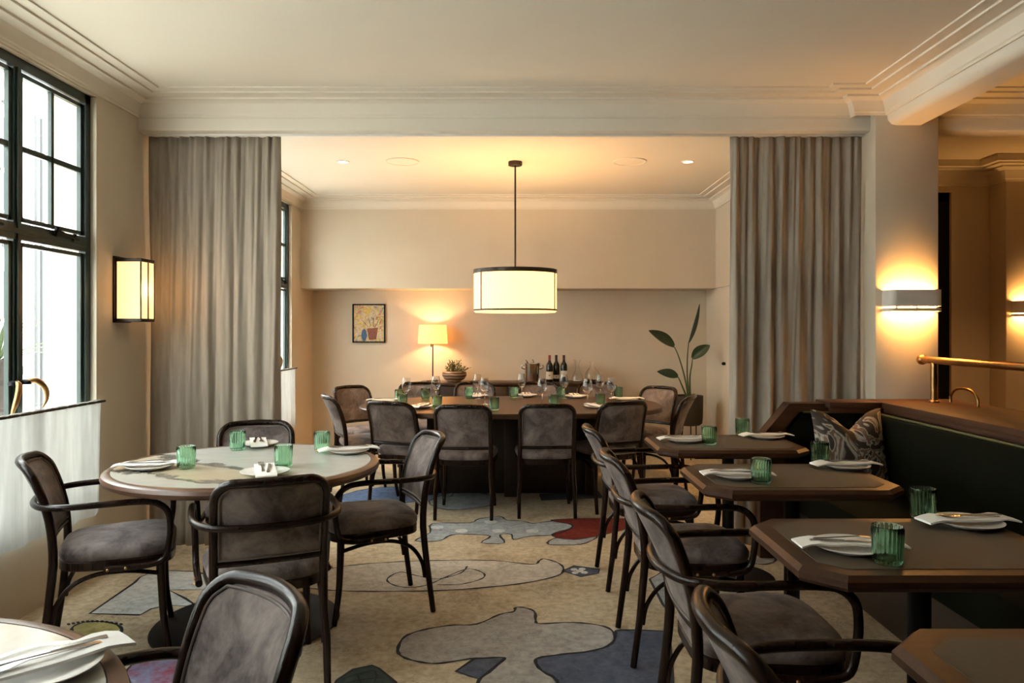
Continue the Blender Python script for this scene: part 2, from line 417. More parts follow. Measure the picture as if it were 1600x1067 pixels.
# neighbouring room behind the pillar
struct(MB().box((2.37, 6.5, 0), (2.75, 6.7, CZ)).box((2.75, 6.5, 2.57), (3.77, 6.7, CZ)).box((3.77, 6.5, 0), (5.6, 6.7, CZ)).box((2.75, 6.5, 0), (3.77, 6.7, .4)).build('wall_far', 'wall', smooth=False), 'far wall of the neighbouring room')
struct(MB().box((2.37, 7.6, 0), (5.8, 7.7, CZ)).box((5.7, 6.7, 0), (5.8, 7.6, CZ)).build('wall_daylight_block', 'low_bounce', smooth=False), 'added wall blocking daylight behind the dark framed window')  # unseen wall, added to keep sky light out of the neighbouring room
struct(MB().bbox((4.10, 6.28, 0), (5.6, 6.5, CZ), .01).build('wall_pilaster', 'wall'), 'wide pilaster carrying the second sconce')
struct(sweep([(2.37, 4.80), (2.37, 6.5), (4.10, 6.5), (4.10, 6.28), (5.6, 6.28), (5.6, 4.8)], [(q * .8, 2.62 + (z - 2.69) * 1.2) for q, z in CP[:-2]] + [(.24 * .8, CZ), (0, CZ)]).build('trim_8', 'ceil', angle=25), 'cornice of the far wall beyond the pillar')
w3 = struct(empty('window_3', (2.75, 6.53, .4)), 'dark framed window beyond the pillar')
fr = MB()
for a, b in (((0, 0, 0), (.07, .09, 2.17)), ((.93, 0, 0), (1.02, .09, 2.17)), ((0, 0, 2.09), (1.02, .09, 2.17)), ((0, 0, 0), (1.02, .09, .07)), ((0, .01, 1.12), (1.02, .08, 1.18))): fr.box(a, b)
fr.build('window_frame', 'black', w3, smooth=False)
for i in range(6):
    MB().box((.07, .03, .07 + i * .34), (.93, .034, .09 + i * .34)).build('glazing_bar', 'facade2', w3, smooth=False)
MB().box((.07, .045, .07), (.93, .05, 2.09)).build('pane', 'pane', w3, smooth=False)

# ------------------------------------------------------------------ windows with steel casements
def window(name, y1, n, label, wd=.608):
    root = struct(empty(name, (LX - .045, 0, 0)), label)
    y0 = y1 - n * wd
    f = MB()
    d0, d1 = -.025, .012
    f.box((d0, y0, SILL), (d1, y0 + .05, HEAD)).box((d0, y1 - .05, SILL), (d1, y1, HEAD)).box((d0, y0, HEAD - .05), (d1, y1, HEAD)).box((d0, y0, SILL), (d1, y1, SILL + .05))
    f.build('window_frame', 'green', root, smooth=False)
    zt = 1.846
    MB().box((d0, y0 + .05, zt - .04), (.012, y1 - .05, zt + .04)).box((d0, y0 + .05, zt - .012), (.022, y1 - .05, zt + .012)).build('transom', 'green', root, smooth=False)
    for i in range(n):
        b = y1 - i * wd; a = b - wd
        if i < n - 1:
            MB().box((d0, a - .028, SILL + .05), (.008, a + .028, HEAD - .05)).box((d0, a - .010, SILL + .05), (.018, a + .010, HEAD - .05)).build('mullion', 'green', root, smooth=False)
        ia, ib = a + .032, b - .032
        if i == 0: ib = b - .055
        for z0, z1 in ((SILL + .06, zt - .05), (zt + .05, HEAD - .06)):
            c = MB()
            for p, q in (((-.022, ia, z0), (.0, ia + .020, z1)), ((-.022, ib - .020, z0), (.0, ib, z1)), ((-.022, ia, z0), (.0, ib, z0 + .020)), ((-.022, ia, z1 - .020), (.0, ib, z1))): c.box(p, q)
            cf = c.build('casement_frame', 'green', root, smooth=False)
            MB().box((-.014, ia + .02, z0 + .02), (-.011, ib - .02, z1 - .02)).build('pane', 'pane', cf, smooth=False)
        zm = (zt + HEAD) / 2 - .01; ym = (ia + ib) / 2
        MB().box((-.024, ia + .01, zm - .014), (-.004, ib - .01, zm + .014)).build('glazing_bar', 'green', root, smooth=False)
        MB().box((-.024, ym - .012, zt + .05), (-.004, ym + .012, HEAD - .06)).build('glazing_bar', 'green', root, smooth=False)
        # stay on the transom
        MB().tube([(.03, ym - .03, zt + .045), (.036, ym + .03, zt + .03), (.036, ym + .16, zt + .012)], .007).tube([(.02, ym - .02, zt + .01), (.035, ym - .02, zt + .06)], .010).tube([(.02, ym + .13, zt + .0), (.036, ym + .13, zt + .04)], .009).build('window_stay', 'black', root)
        # pair of curved brass handles on the mullion
        if i % 2 == 0:
            for s in (-1, 1):
                yh = a + s * .042
                hp_ = [(.02, yh, 1.12), (.06, yh + .02, 1.125), (.085, yh + .05, 1.085), (.085, yh + .06, 1.03), (.07, yh + .05, .99)] if s > 0 else [(.02, yh, 1.12), (.05, yh - .01, 1.11), (.055, yh - .03, 1.05), (.045, yh - .045, .99), (.04, yh - .05, .965)]
                hs = spline(hp_, 6)
                hd = MB().tube(hs, [.012 + .002 * math.sin(math.pi * q / 16) - .007 * max(0, (q - 14) / 10) for q in range(len(hs))], 10)
                ho = hd.build('handle', 'brass', root); MB().lathe([(.001, -.012), (.026, -.012), (.026, .004), (.012, .012), (.001, .012)], 14).build('handle_boss', 'black', ho, loc=(.02, yh, 1.12))
    return root
window('window_1', WIN1, 6, 'tall bottle green steel casement window')
window('window_2', W2B, 5, 'green steel window behind the linen curtain', (W2B - W2A) / 5)

def cafe_curtain(y0, y1, label, cat_label):
    root = empty('cafe_curtain', (LX + .055, y0, .976)); tag(root, label, 'curtain')
    L = y1 - y0
    g = []; n = int(L * 60)
    for i in range(n + 1):
        t = i / n * L; ph = t * 2 * math.pi / .085
        g.append((t, .006 * math.sin(ph + 1.3 * math.sin(t * 5)), .014 * math.sin(ph * .5 + 2 * math.sin(t * 3))))
    rs = [[(a * (1 - k) + b * k, t, z) for t, a, b in g] for z, k in ((.012, 0), (-.03, .1), (-.2, .5), (-.4, .8), (-.612, 1))]
    o = MB().rings(rs, close_u=False, caps=False).build('sheer_cloth', 'sheer', root)
    MB().tube([(0, -.05, 0), (0, L + .035, 0)], .0075).build('rod', 'bronze', root)
    for t in (.02, L + .02): MB().tube([(-.053, t, 0), (0, t, 0)], .006).build('rod_bracket', 'bronze', root)
cafe_curtain(.57, 4.15, 'white sheer half curtain on a thin rod beside the armchair', '')
cafe_curtain(5.02, 7.80, 'white sheer half curtain seen past the left linen drape', '')

# exterior seen through the panes
struct(MB().box((-14, -8, -.6), (LX - .3, 16, -.5)).build('ground', 'pave', smooth=False), 'pale paved yard outside the windows')
bd = tag(empty('building', (-6, 0, -.5)), 'white rendered building outside the left window', 'building')
MB().box((-.6, -8, 0), (0, 16, 4.9)).build('wall', 'facade', bd, smooth=False)
MB().box((0, -8, 4.55), (.10, 16, 4.65)).box((0, -8, 4.72), (.16, 16, 4.9)).build('parapet_cornice', 'facade', bd, smooth=False)
for zl in (1.34, 3.12): MB().box((0, -8, zl), (.12, 9.05, zl + .10)).build('ledge', 'pipe', bd, smooth=False)
for yw, zb, sc in ((8.42, 1.54, .80), (8.42, 3.27, .84), (4.6, 1.54, .80), (4.6, 3.27, .84)):
    arc = [(-.5, 0), (.5, 0), (.5, 1.02)] + [(.5 * math.cos(R(a)), 1.02 + .28 * math.sin(R(a))) for a in range(15, 180, 15)] + [(-.5, 1.02)]
    MB().rings([[(x, yw + p * 1.16, zb - .04 + q * sc * 1.07) for p, q in arc] for x in (0, .05)]).build('window_surround', 'facade', bd, smooth=False)
    wq = MB().rings([[(x, yw + p, zb + q * sc) for p, q in arc] for x in (.045, .06)]).build('window', 'pane_dark', bd, smooth=False)
    MB().box((.06, yw + .12, zb), (.085, yw + .16, zb + 1.2 * sc)).build('sash_bar', 'facade', wq, smooth=False)
    MB().box((.06, yw - .5, zb + .42), (.085, yw + .5, zb + .47)).build('sash_bar', 'facade', wq, smooth=False)
for yw in (9.22, 9.32, 6.2): MB().tube([(.09, yw, 0), (.09, yw, 4.5)], .030).build('downpipe', 'pipe', bd)
for yw, zw in ((8.78, 4.58), (8.78, 2.90)): MB().box((0, yw - .07, zw - .06), (.02, yw + .07, zw + .06)).build('vent', 'facade2', bd, smooth=False)
pm = tag(empty('palm', (-5.15, 7.42, -.22)), 'spiky palm fronds outside the left window', 'plant')
MB().tube([(0, 0, 0), (0, 0, 1.3)], .09).build('trunk', 'soil', pm)
for i in range(26):
    a = i * 2.4; e = R(15 + 60 * ((i * 7) % 10) / 10); L = .62
    d = Vector((math.cos(a) * math.cos(e), math.sin(a) * math.cos(e), math.sin(e))); s = d.cross(Vector((0, 0, 1))).normalized() * .022
    p = Vector((0, 0, 1.28)); q = p + d * L * .6; t = p + d * L - Vector((0, 0, .08)); up = Vector((0, 0, .006))
    MB().rings([[p - s * .4, p + up, p + s * .4, p - up], [q - s, q + up, q + s, q - up], [t - s * .1, t + up * .2, t + s * .1, t - up * .2]]).build('frond', 'palm', pm, smooth=False)

# ------------------------------------------------------------------ carpet motifs woven into the floor (world positions on the floor plane)
def motif(name, pts, mat, h, outline=True, k=4, sharp=False):
    W = [Vector((*at(x, y, 0), 0)) for x, y in pts]
    S = W if sharp else spline(W, k, True)
    bm = bmesh.new(); vv = [bm.verts.new((p.x, p.y, h)) for p in S]; f = bm.faces.new(vv)
    bmesh.ops.triangulate(bm, faces=[f])
    me = bpy.data.meshes.new(name); bm.normal_update()
    for q in bm.faces:
        if q.normal.z < 0: q.normal_flip()
    bm.to_mesh(me); bm.free(); me.materials.append(M[mat])
    o = bpy.data.objects.new(name, me); COL.objects.link(o); o.parent = fl
    if outline: stroke(S, h, True)
    return o
def stroke(S, h, closed, wd=.0065):
    n = len(S); A = []; B = []
    for i in range(n):
        a = S[(i - 1) % n] if closed or i else S[i]; b = S[(i + 1) % n] if closed or i < n - 1 else S[i]
        d = (b - a); d = d.normalized() if d.length > 1e-9 else Vector((1, 0, 0)); nn = Vector((-d.y, d.x, 0)) * wd * (1 + .35 * math.sin(i * 1.7))
        A.append((S[i].x + nn.x, S[i].y + nn.y, h + .0006)); B.append((S[i].x - nn.x, S[i].y - nn.y, h + .0006))
    m_ = MB(); m_.v = A + B
    for i in range(n if closed else n - 1):
        j = (i + 1) % n; m_.f.append((i, j, n + j, n + i))
    m_.build('carpet_outline', 'line', fl, smooth=False)
def c8(L): return [(480 + .3625 * x, 740 + .3625 * y) for x, y in L]
def c3(L): return [(.4377 * x, 600 + .4377 * y) for x, y in L]
motif('carpet_motif', c8([(985, 800), (1100, 780), (1230, 765), (1310, 735), (1328, 690), (1350, 675), (1540, 680), (1562, 700), (1575, 902), (1600, 1100), (1075, 1100), (1075, 900), (1010, 850)]), 'c_blue', .0010, True, 3)
motif('carpet_motif', c8([(390, 760), (420, 705), (500, 675), (620, 655), (730, 650), (830, 608), (890, 596), (899, 578), (940, 580), (980, 597), (985, 635), (1005, 648), (1150, 643), (1280, 660), (1325, 695), (1310, 735), (1230, 765), (1100, 780), (1000, 795), (985, 815), (1010, 850), (1060, 880), (1080, 910), (1040, 1000), (760, 1000), (735, 905), (780, 860), (850, 800), (800, 795), (700, 800), (560, 820), (470, 810), (410, 790)]), 'c_grey', .0016)
motif('carpet_motif', c8([(640, 855), (720, 800), (855, 795), (740, 888)]), 'c_blue', .0022, True, sharp=True)
motif('carpet_motif', c8([(130, 890), (200, 845), (280, 827), (310, 840), (380, 900), (400, 1000), (60, 1000)]), 'c_green', .0010, True, sharp=True)
for a in ([(150, 885), (215, 865), (290, 850)], [(215, 865), (225, 890), (330, 880)], [(290, 850), (300, 872), (290, 900)], [(170, 905), (225, 890), (240, 920)]):
    stroke([Vector((*at(x, y, 0), 0)) for x, y in c8(a)], .0012, False, .004)
motif('carpet_motif', c8([(-120, 470), (50, 420), (200, 395), (400, 380), (560, 375), (800, 375), (970, 392), (1000, 376), (1022, 368), (1080, 385), (1105, 410), (1080, 440), (950, 470), (780, 490), (560, 505), (250, 508), (60, 500)]), 'c_pale', .0010)
def ell(cx, cy, rx, ry, n=20): return [(cx + rx * math.cos(2 * math.pi * i / n), cy + ry * math.sin(2 * math.pi * i / n)) for i in range(n)]
stroke(spline([Vector((*at(x, y, 0), 0)) for x, y in c8([(690, 400), (660, 430), (560, 455), (470, 440), (400, 425), (345, 455), (370, 480), (440, 492), (520, 480), (590, 450), (690, 412), (760, 430), (750, 455), (660, 478), (560, 480)])], 5), .0012, False, .005)
motif('carpet_motif', c8([(1100, 420), (1150, 398), (1260, 412), (1255, 430), (1180, 445)]), 'c_blue', .0010, True, sharp=True)
for cx, cy in ((1150, 414), (1185, 412), (1155, 428), (1195, 427), (1175, 420)): motif('carpet_motif', c8(ell(cx, cy, 15, 6, 8)), 'c_white', .0018, False, 2)
motif('carpet_motif', c8([(465, 290), (530, 255), (540, 215), (700, 213), (740, 195), (830, 185), (860, 200), (930, 205), (975, 215), (1060, 205), (1140, 222), (1130, 240), (1060, 265), (960, 270), (890, 285), (880, 262), (830, 265), (850, 300), (750, 298), (790, 270), (700, 262), (620, 265), (570, 290)]), 'c_sky', .0010, True, 3)
for cx, cy in ((665, 247), (970, 248), (825, 247), (560, 232), (790, 208)): motif('carpet_motif', c8(ell(cx, cy, 28, 8, 10)), 'c_white', .0016, False, 2)
motif('carpet_motif', c8([(1050, 203), (1140, 195), (1370, 195), (1440, 215), (1370, 240), (1250, 270), (1150, 285), (1070, 275), (1062, 258), (1130, 238), (1140, 220)]), 'c_red', .0016)
motif('carpet_motif', c8([(1040, 305), (1070, 278), (1150, 285), (1250, 272), (1180, 305)]), 'c_sky', .0010)
motif('carpet_motif', [(505, 792), (540, 772), (600, 761), (690, 763), (706, 775), (650, 784), (570, 793), (530, 800)], 'c_denim', .0010, True, 3)
motif('carpet_motif', [(670, 783), (720, 768), (770, 775), (765, 790), (700, 797)], 'c_sky', .0016, True, 3)
motif('carpet_motif', [(843, 772), (935, 768), (942, 778), (846, 782)], 'c_blue', .0010, True, sharp=True)
motif('carpet_motif', c3([(320, 820), (480, 710), (500, 690), (560, 665), (700, 670), (760, 690), (740, 735), (600, 735), (660, 765), (705, 795), (600, 790), (540, 803), (500, 825)]), 'c_white', .0010, True, sharp=True)
motif('carpet_motif', c3(ell(345, 878, 90, 30, 16)), 'c_yellow', .0010, True, 2)
for i in range(12): motif('carpet_motif', c3(ell(245 + 17 * i, 858 - 9 * math.sin(i / 3.5) * 1.2, 7, 4, 7)), 'line', .0012, False, 2)
motif('carpet_motif', [(190, 1075), (205, 1040), (260, 1028), (330, 1022), (420, 1030), (470, 1015), (440, 1060), (380, 1110), (200, 1110)], 'c_multi', .0010, True, 3)
motif('carpet_motif', [(1172, 872), (1188, 864), (1206, 866), (1212, 876), (1196, 882), (1178, 880)], 'c_grey', .0010, True, 3)
motif('carpet_motif', [(1015, 905), (1035, 893), (1048, 930), (1050, 962), (1036, 945)], 'c_sky', .0010, True, sharp=True)

# ------------------------------------------------------------------ linen curtains
def drape(name, x0, x1, label, seed, flip):
    rnd = random.Random(seed); L = x1 - x0
    np_ = 14
    cent = sorted([(i + .5 + rnd.uniform(-.28, .28)) / np_ for i in range(np_)])
    amp = [rnd.uniform(.55, 1.1) for _ in cent]; n = 240; rows = 26
    low = [(i + .5 + rnd.uniform(-.15, .15)) / 8 for i in range(8)]
    def off(u, t):
        a = 0
        for c, k in zip(cent, amp): a += k * math.exp(-((u - c - .012 * math.sin(9 * c + 2.5 * t) * t) / (.022 + .010 * t)) ** 2)
        b = 0
        for c in low: b += math.exp(-((u - c) / .045) ** 2)
        return (a - .8) * (.030 - .002 * t) + (b - .9) * .040 * t + .004 * math.sin(u * 160 + 8 * t) * (1 - t) + .004 * math.sin(t * 9 + u * 20)
    rs = []
    for r in range(rows + 1):
        t = r / rows; z = 2.595 - t * 2.585; tt = min(1, t * 1.35)
        pin = 1 - .0 * t
        rs.append([(x0 + L * u + .010 * math.sin(u * 40 + t * 5) * t + (.02 * t * (1 - 2 * u) * 0), 4.735 - off(u, tt), z) for u in [i / n for i in range(n + 1)]])
    o = MB().rings(rs, close_u=False, caps=False).build(name, 'linen', angle=80)
    sm = o.modifiers.new('thickness', 'SOLIDIFY'); sm.thickness = .0025
    tag(o, label, 'curtain', None); return o
drape('linen_curtain', -2.335, -1.50, 'pleated natural linen curtain hanging beside the wall lantern', 3, False)
drape('linen_curtain', 1.352, 2.185, 'pleated natural linen curtain hanging against the sconce pillar', 9, True)
tr_ = MB().bbox((LX + .02, 4.722, 2.595), (2.19, 4.748, 2.612), .003).build('curtain_track', 'white'); tag(tr_, 'slim white curtain track under the plaster beam', 'curtain track')

# ------------------------------------------------------------------ lamps and ceiling fittings
def plight(name, loc, energy, col, rad=.03, parent=None):
    l = bpy.data.lights.new(name, 'POINT'); l.energy = energy; l.color = col; l.shadow_soft_size = rad
    o = bpy.data.objects.new(name, l); o.location = loc; COL.objects.link(o)
    if parent: o.parent = parent
    return o
WARM = (1.0, .60, .25)
PX, PY = -.016, 6.4
pn = tag(empty('pendant_lamp', (PX, PY, 0)), 'large drum pendant lamp with dark bands over the long table', 'lamp')
MB().lathe([(.001, CZ - .035), (.055, CZ - .035), (.06, CZ - .03), (.06, CZ), (.001, CZ)], 28).build('canopy', 'bronze', pn)
MB().tube([(0, 0, 1.86), (0, 0, CZ - .03)], .008).build('rod', 'bronze', pn)
RS = .354
MB().lathe([(RS, 1.53), (RS, 1.87), (RS - .004, 1.87), (RS - .004, 1.53), (RS, 1.53)], 64, caps=False).build('shade', 'pendant', pn)
MB().lathe([(RS + .004, 1.85), (RS + .004, 1.885), (RS - .012, 1.885), (RS - .012, 1.85), (RS + .004, 1.85)], 64, caps=False).build('top_band', 'bronze', pn)
MB().lathe([(RS + .004, 1.535), (RS + .004, 1.549), (RS - .006, 1.549), (RS - .006, 1.535), (RS + .004, 1.535)], 64, caps=False).build('bottom_band', 'bronze', pn)
MB().lathe([(.001, 1.522), (RS - .01, 1.522), (RS - .01, 1.530), (.001, 1.530)], 64).build('diffuser', 'pendant', pn)
for i in range(3):
    a = R(98 + 120 * i); c, s = math.cos(a) * (RS + .002), math.sin(a) * (RS + .002)
    MB().tube([(c, s, 1.54), (c, s, 1.87)], .0055, 8).build('shade_bar', 'bronze', pn)
for i in range(3):
    a = R(120 * i + 20); MB().tube([(0, 0, 1.868), (RS * math.cos(a), RS * math.sin(a), 1.868)], .004, 6).build('spider_arm', 'bronze', pn)
plight('pendant_bulb', (0, 0, 1.72), 70, WARM, .06, pn)
for x in (-1.485, 1.457):
    d = tag(empty('downlight', (x, 6.386, CZ)), 'small glowing recessed downlight at the ' + ('left' if x < 0 else 'right') + ' of the dining room ceiling', 'downlight')
    MB().lathe([(.055, -.002), (.055, -.006), (.043, -.008), (.040, -.001)], 28, caps=False).build('trim_ring', 'white', d)
    MB().lathe([(.001, -.003), (.041, -.003), (.041, -.001), (.001, -.001)], 24).build('lens', 'bulb', d)
    l = bpy.data.lights.new('downlight_beam', 'SPOT'); l.energy = 105; l.color = (1, .60, .26); l.spot_size = R(72); l.spot_blend = .7; l.shadow_soft_size = .04
    lo = bpy.data.objects.new('downlight_beam', l); lo.location = (0, 0, -.02); lo.parent = d; COL.objects.link(lo)
for x in (-.977, .96):
    s = tag(empty('ceiling_speaker', (x, 6.386, CZ)), 'flush round ceiling speaker ' + ('left' if x < 0 else 'right') + ' of the pendant lamp', 'speaker')
    MB().lathe([(.142, 0), (.142, -.006), (.132, -.008), (.130, -.004)], 40, caps=False).build('rim', 'ceil', s)
    MB().lathe([(.001, -.005), (.131, -.004), (.131, -.001), (.001, -.001)], 40).build('grille', 'ceil', s)
# front room downlights out of view, over the banquette tables
for x, y, e in ((3.6, 5.2, 60), (3.9, 3.0, 40)):
    d = tag(empty('downlight', (x, y, CZ)), 'recessed warm downlight above ' + {5.2: 'the far wall beyond the pillar', 3.0: 'the room behind the banquette'}[y], 'downlight')
    MB().lathe([(.055, -.002), (.055, -.006), (.043, -.008), (.040, -.001)], 28, caps=False).build('trim_ring', 'white', d)
    MB().lathe([(.001, -.003), (.041, -.003), (.041, -.001), (.001, -.001)], 24).build('lens', 'bulb', d)
    l = bpy.data.lights.new('downlight_beam', 'SPOT'); l.energy = e * 1.1; l.color = (1, .52, .20); l.spot_size = R(100); l.spot_blend = .9; l.shadow_soft_size = .04
    lo = bpy.data.objects.new('downlight_beam', l); lo.location = (0, 0, -.02); lo.parent = d; COL.objects.link(lo)
# lantern on the left wall
ln = tag(empty('wall_lantern', (LX, 4.38, 1.42)), 'glowing box wall lantern with bronze frame beside the left curtain', 'wall lamp')
MB().bbox((0, -.012, -.005), (.012, .175, .385), .002).build('backplate', 'bronze', ln)
for zc in (.0, .354): MB().bbox((.012, 0, zc), (.162, .162, zc + .019), .002).build('end_cap', 'bronze', ln)
for p, q in (((.016, .002, .018), (.154, .006, .352)), ((.154, .006, .018), (.158, .158, .352)), ((.016, .156, .018), (.154, .160, .352))): MB().box(p, q).build('opal_panel', 'opal', ln, smooth=False)
for x, y in ((.158, .0), (.160, .081), (.158, .158), (.014, .0)): MB().box((x - .004, y - .001, .018), (x + .004, y + .006, .352)).build('corner_bar', 'bronze', ln, smooth=False)
plight('lantern_bulb', (.20, .08, .19), 2.4, (1, .62, .28), .05, ln)
# plaster sconces
def sconce(x, y, label, e):
    s = tag(empty('wall_sconce', (x, y, 1.55)), label, 'wall lamp')
    w2, dp = .165, .10
    def ring(z, g):
        out = [(-w2 - g, 0)]
        for i in range(0, 9): a = R(180 - 90 * i / 8); out.append((-w2 + .05 + (.05 + g) * math.cos(a), -dp + .05 - (.05 + g) * math.sin(a)))
        for i in range(0, 9): a = R(90 - 90 * i / 8); out.append((w2 - .05 + (.05 + g) * math.cos(a), -dp + .05 - (.05 + g) * math.sin(a)))
        return [(a, b, z) for a, b in out + [(w2 + g, 0)]]
    def strip(z0, z1, name, t=.006):
        MB().rings([ring(z0, 0), ring(z1, 0), ring(z1, -t), ring(z0, -t), ring(z0, 0)], close_u=False, caps=False).build(name, 'white', s, angle=50)
    strip(-.035, .065, 'shade'); strip(-.065, -.045, 'lower_band')
    for sx in (-.12, 0, .12): MB().box((sx - .004, -dp + .004, -.05), (sx + .004, -dp + .012, -.03)).build('spacer', 'white', s, smooth=False)
    MB().box((-.06, -.02, -.02), (.06, 0, .03)).build('mount', 'white', s, smooth=False)
    for dx in (-.10, 0, .10):
        plight('sconce_bulb', (dx, -.055, .02), e / 3, (1.0, .50, .14), .025, s); plight('sconce_bulb', (dx, -.055, -.038), e * .2, (1.0, .50, .14), .025, s)
sconce(2.405, 4.60, 'white plaster sconce glowing on the square pillar', 20)
sconce(4.31, 6.28, 'white plaster sconce at the far right edge of the view', 16)

# ------------------------------------------------------------------ chairs
def prof_back(z):  # y of the back upright at height z
    pts = [(0, -.262), (.2, -.235), (.42, -.212), (.55, -.218), (.66, -.240), (.76, -.275), (.84, -.312)]
    for (a, ya), (b, yb) in zip(pts, pts[1:]):
        if z <= b: t = (z - a) / (b - a); return ya + (yb - ya) * t
    return pts[-1][1]
def smooth_back(z): return (prof_back(z - .05) + 2 * prof_back(z) + prof_back(z + .05)) / 4 if .05 < z < .80 else prof_back(z)
def bow(x, z): return -.052 * max(0, min(1, (z - .42) / .38)) * (1 - (x / .196) ** 2)   # the back is bent round the sitter
def seat_outline(g=0.0, n=44):
    out = []
    for i in range(n):
        a = 2 * math.pi * i / n; c, s = math.cos(a), math.sin(a); e = .48
        x = math.copysign(abs(c) ** e, c); y = math.copysign(abs(s) ** e, s)
        wd = .222 + .018 * y
        out.append((x * (wd + g), .012 + y * (.222 + g)))
    return out
def make_chair(arms):
    root = empty('dining_armchair' if arms else 'dining_chair')
    # seat
    rs = [[(x, y, z) for x, y in seat_outline(g)] for g, z in ((-.012, .378), (0, .384), (0, .416), (-.006, .422))]
    MB().rings(rs).build('seat_frame', 'bent', root)
    rs = [[(x, y, z) for x, y in seat_outline(g)] for g, z in ((-.006, .420), (.002, .434), (.002, .452), (-.008, .468), (-.028, .479), (-.07, .487), (-.13, .491), (-.19, .492))]
    MB().rings(rs).build('seat', 'suede', root)
    # back hoop: both uprights and the top in one bent rod
    hw = .196
    up = [(-hw - .008 * (z < .3), smooth_back(z), z) for z in (0, .1, .2, .3, .42, .52, .60, .68, .74)]
    rc = .072; cor = []
    for i in range(1, 7):
        a = R(180 - 90 * i / 6); zz = .752 + rc * math.sin(a); xx = -hw + rc + rc * math.cos(a); cor.append((xx, smooth_back(zz) + bow(xx, zz), zz))
    left = up + cor
    path = left + [(x, smooth_back(.826) + bow(x, .826), .826 + .002 * (x == 0)) for x in (-.07, 0, .07)] + [(-x, y, z) for x, y, z in reversed(left)]
    path = spline(path, 2)
    MB().tube(path, [.0135 + .0035 * min(1, p[2] / .4) for p in path], 10, ref=(0, 1, 0)).build('back_frame', 'bent', root)
    # upholstered back panel
    z0, z1 = .522, .812
    def hwid(z): 
        d = z - (z1 - .06)
        return hw - .010 - (0 if d < 0 else .06 - math.sqrt(max(0, .06 ** 2 - d * d)))
    fr_, bk = [], []; NR, NC = 12, 10
    for r in range(NR + 1):
        z = z0 + (z1 - z0) * (1 - (1 - r / NR) ** 1.3); w_ = hwid(z); y = smooth_back(z); ev = 1 - abs(2 * r / NR - 1) ** 4
        fr_.append([((2 * c / NC - 1) * w_, y + bow((2 * c / NC - 1) * w_, z) + .006 + .012 * ev * (1 - abs(2 * c / NC - 1) ** 4), z) for c in range(NC + 1)])
        bk.append([((2 * c / NC - 1) * w_, y + bow((2 * c / NC - 1) * w_, z) - .006 - .008 * ev * (1 - abs(2 * c / NC - 1) ** 4), z) for c in range(NC, -1, -1)])
    pan = MB().rings([a + b for a, b in zip(fr_, bk)]).build('backrest', 'suede', root, angle=60)
    for s, off_ in ((1, .009), (-1, -.010)):
        lp = []
        zs = [z0 + .006 + (z1 - z0 - .012) * i / 12 for i in range(13)]
        def pt(x, z): return (x, smooth_back(z) + bow(x, z) + off_, z)
        xt, xb = hwid(zs[-1]) - .007, hwid(zs[0]) - .007
        for z in zs: lp.append(pt(-hwid(z) + .007, z))
        for k in range(1, 6): lp.append(pt(-xt + 2 * xt * k / 6, zs[-1]))
        for z in reversed(zs): lp.append(pt(hwid(z) - .007, z))
        for k in range(1, 8): lp.append(pt(xb - 2 * xb * k / 8, zs[0]))
        MB().tube(lp, .0042, 6, closed=True).build('piping', 'piping', pan)
    MB().tube([(x, smooth_back(.51) + bow(x, .51), .51) for x in (-.196, -.13, -.065, 0, .065, .13, .196)], .0115, 8).build('back_rail', 'bent', root)
    # front legs, under-seat braces
    for s in (-1, 1):
        lp = spline([(s * .183, .178, .40), (s * .186, .182, .28), (s * .190, .190, .14), (s * .200, .212, 0)], 4)
        MB().tube(lp, [.0185 - .006 * i / 12 for i in range(13)], 10).build('leg', 'bent', root)
        br = spline([(s * .196, -.222, .17), (s * .196, -.205, .25), (s * .198, -.150, .325), (s * .200, -.06, .362), (s * .197, .06, .362), (s * .188, .165, .338)], 5)
        MB().tube(br, .0095, 8).build('brace', 'bent', root)
    MB().tube(spline([(-.186, .17, .345), (-.09, .165, .362), (.09, .165, .362), (.186, .17, .345)], 5), .0095, 8).build('front_brace', 'bent', root)
    if arms:
        half = [(.0, -.306, .655), (.10, -.297, .655), (.19, -.264, .656), (.243, -.210, .658), (.266, -.13, .660), (.270, -.02, .662), (.268, .09, .662), (.264, .160, .652), (.261, .205, .615), (.258, .217, .56), (.255, .214, .49), (.253, .195, .415), (.250, .140, .394), (.246, .05, .391), (.243, -.03, .393)]
        full = [(-x, y, z) for x, y, z in reversed(half[1:])] + half
        MB().tube(spline(full, 4), .0135, 10, ref=(0, 0, 1)).build('arm_hoop', 'bent', root)
        for s in (-1, 1):
            for y in (.05, -.015): MB().lathe([(.001, 0), (.006, .0), (.004, .004), (.001, .005)], 8).build('screw', 'brass', root, loc=(s * .259, y, .391)).rotation_euler = (0, s * R(90), 0)
    return root
proto = {True: make_chair(True), False: make_chair(False)}
used = {True: False, False: False}
def place_chair(bx_, by_, fx, fy, arms, label, group):
    """bx_,by_ : centre of the top of the back; f : facing"""
    l_ = math.hypot(fx, fy); fx /= l_; fy /= l_
    o = proto[arms] if not used[arms] else copy_tree(proto[arms]); used[arms] = True
    o.location = (bx_ + fx * .335, by_ + fy * .335, 0.004); o.rotation_euler = (0, 0, math.atan2(fy, fx) - math.pi / 2)
    tag(o, label, 'chair', group); return o
T1C, T2C = (-1.26, 3.50), (-1.21, 1.03)
g1 = 'armchairs around the round tables'
place_chair(-2.06, 3.15, .92, .40, True, 'grey suede armchair beside the white sheer curtain, facing the round marble table', g1)
place_chair(-.876, 2.69, -.40, .92, True, 'suede armchair seen from behind in front of the round marble table', g1)
place_chair(-.423, 3.86, -.92, -.40, True, 'suede armchair on the carpet right of the round marble table, turned left', g1)
place_chair(-1.515, 4.36, .28, -.96, True, 'suede armchair behind the round marble table, in front of the linen curtain', g1)
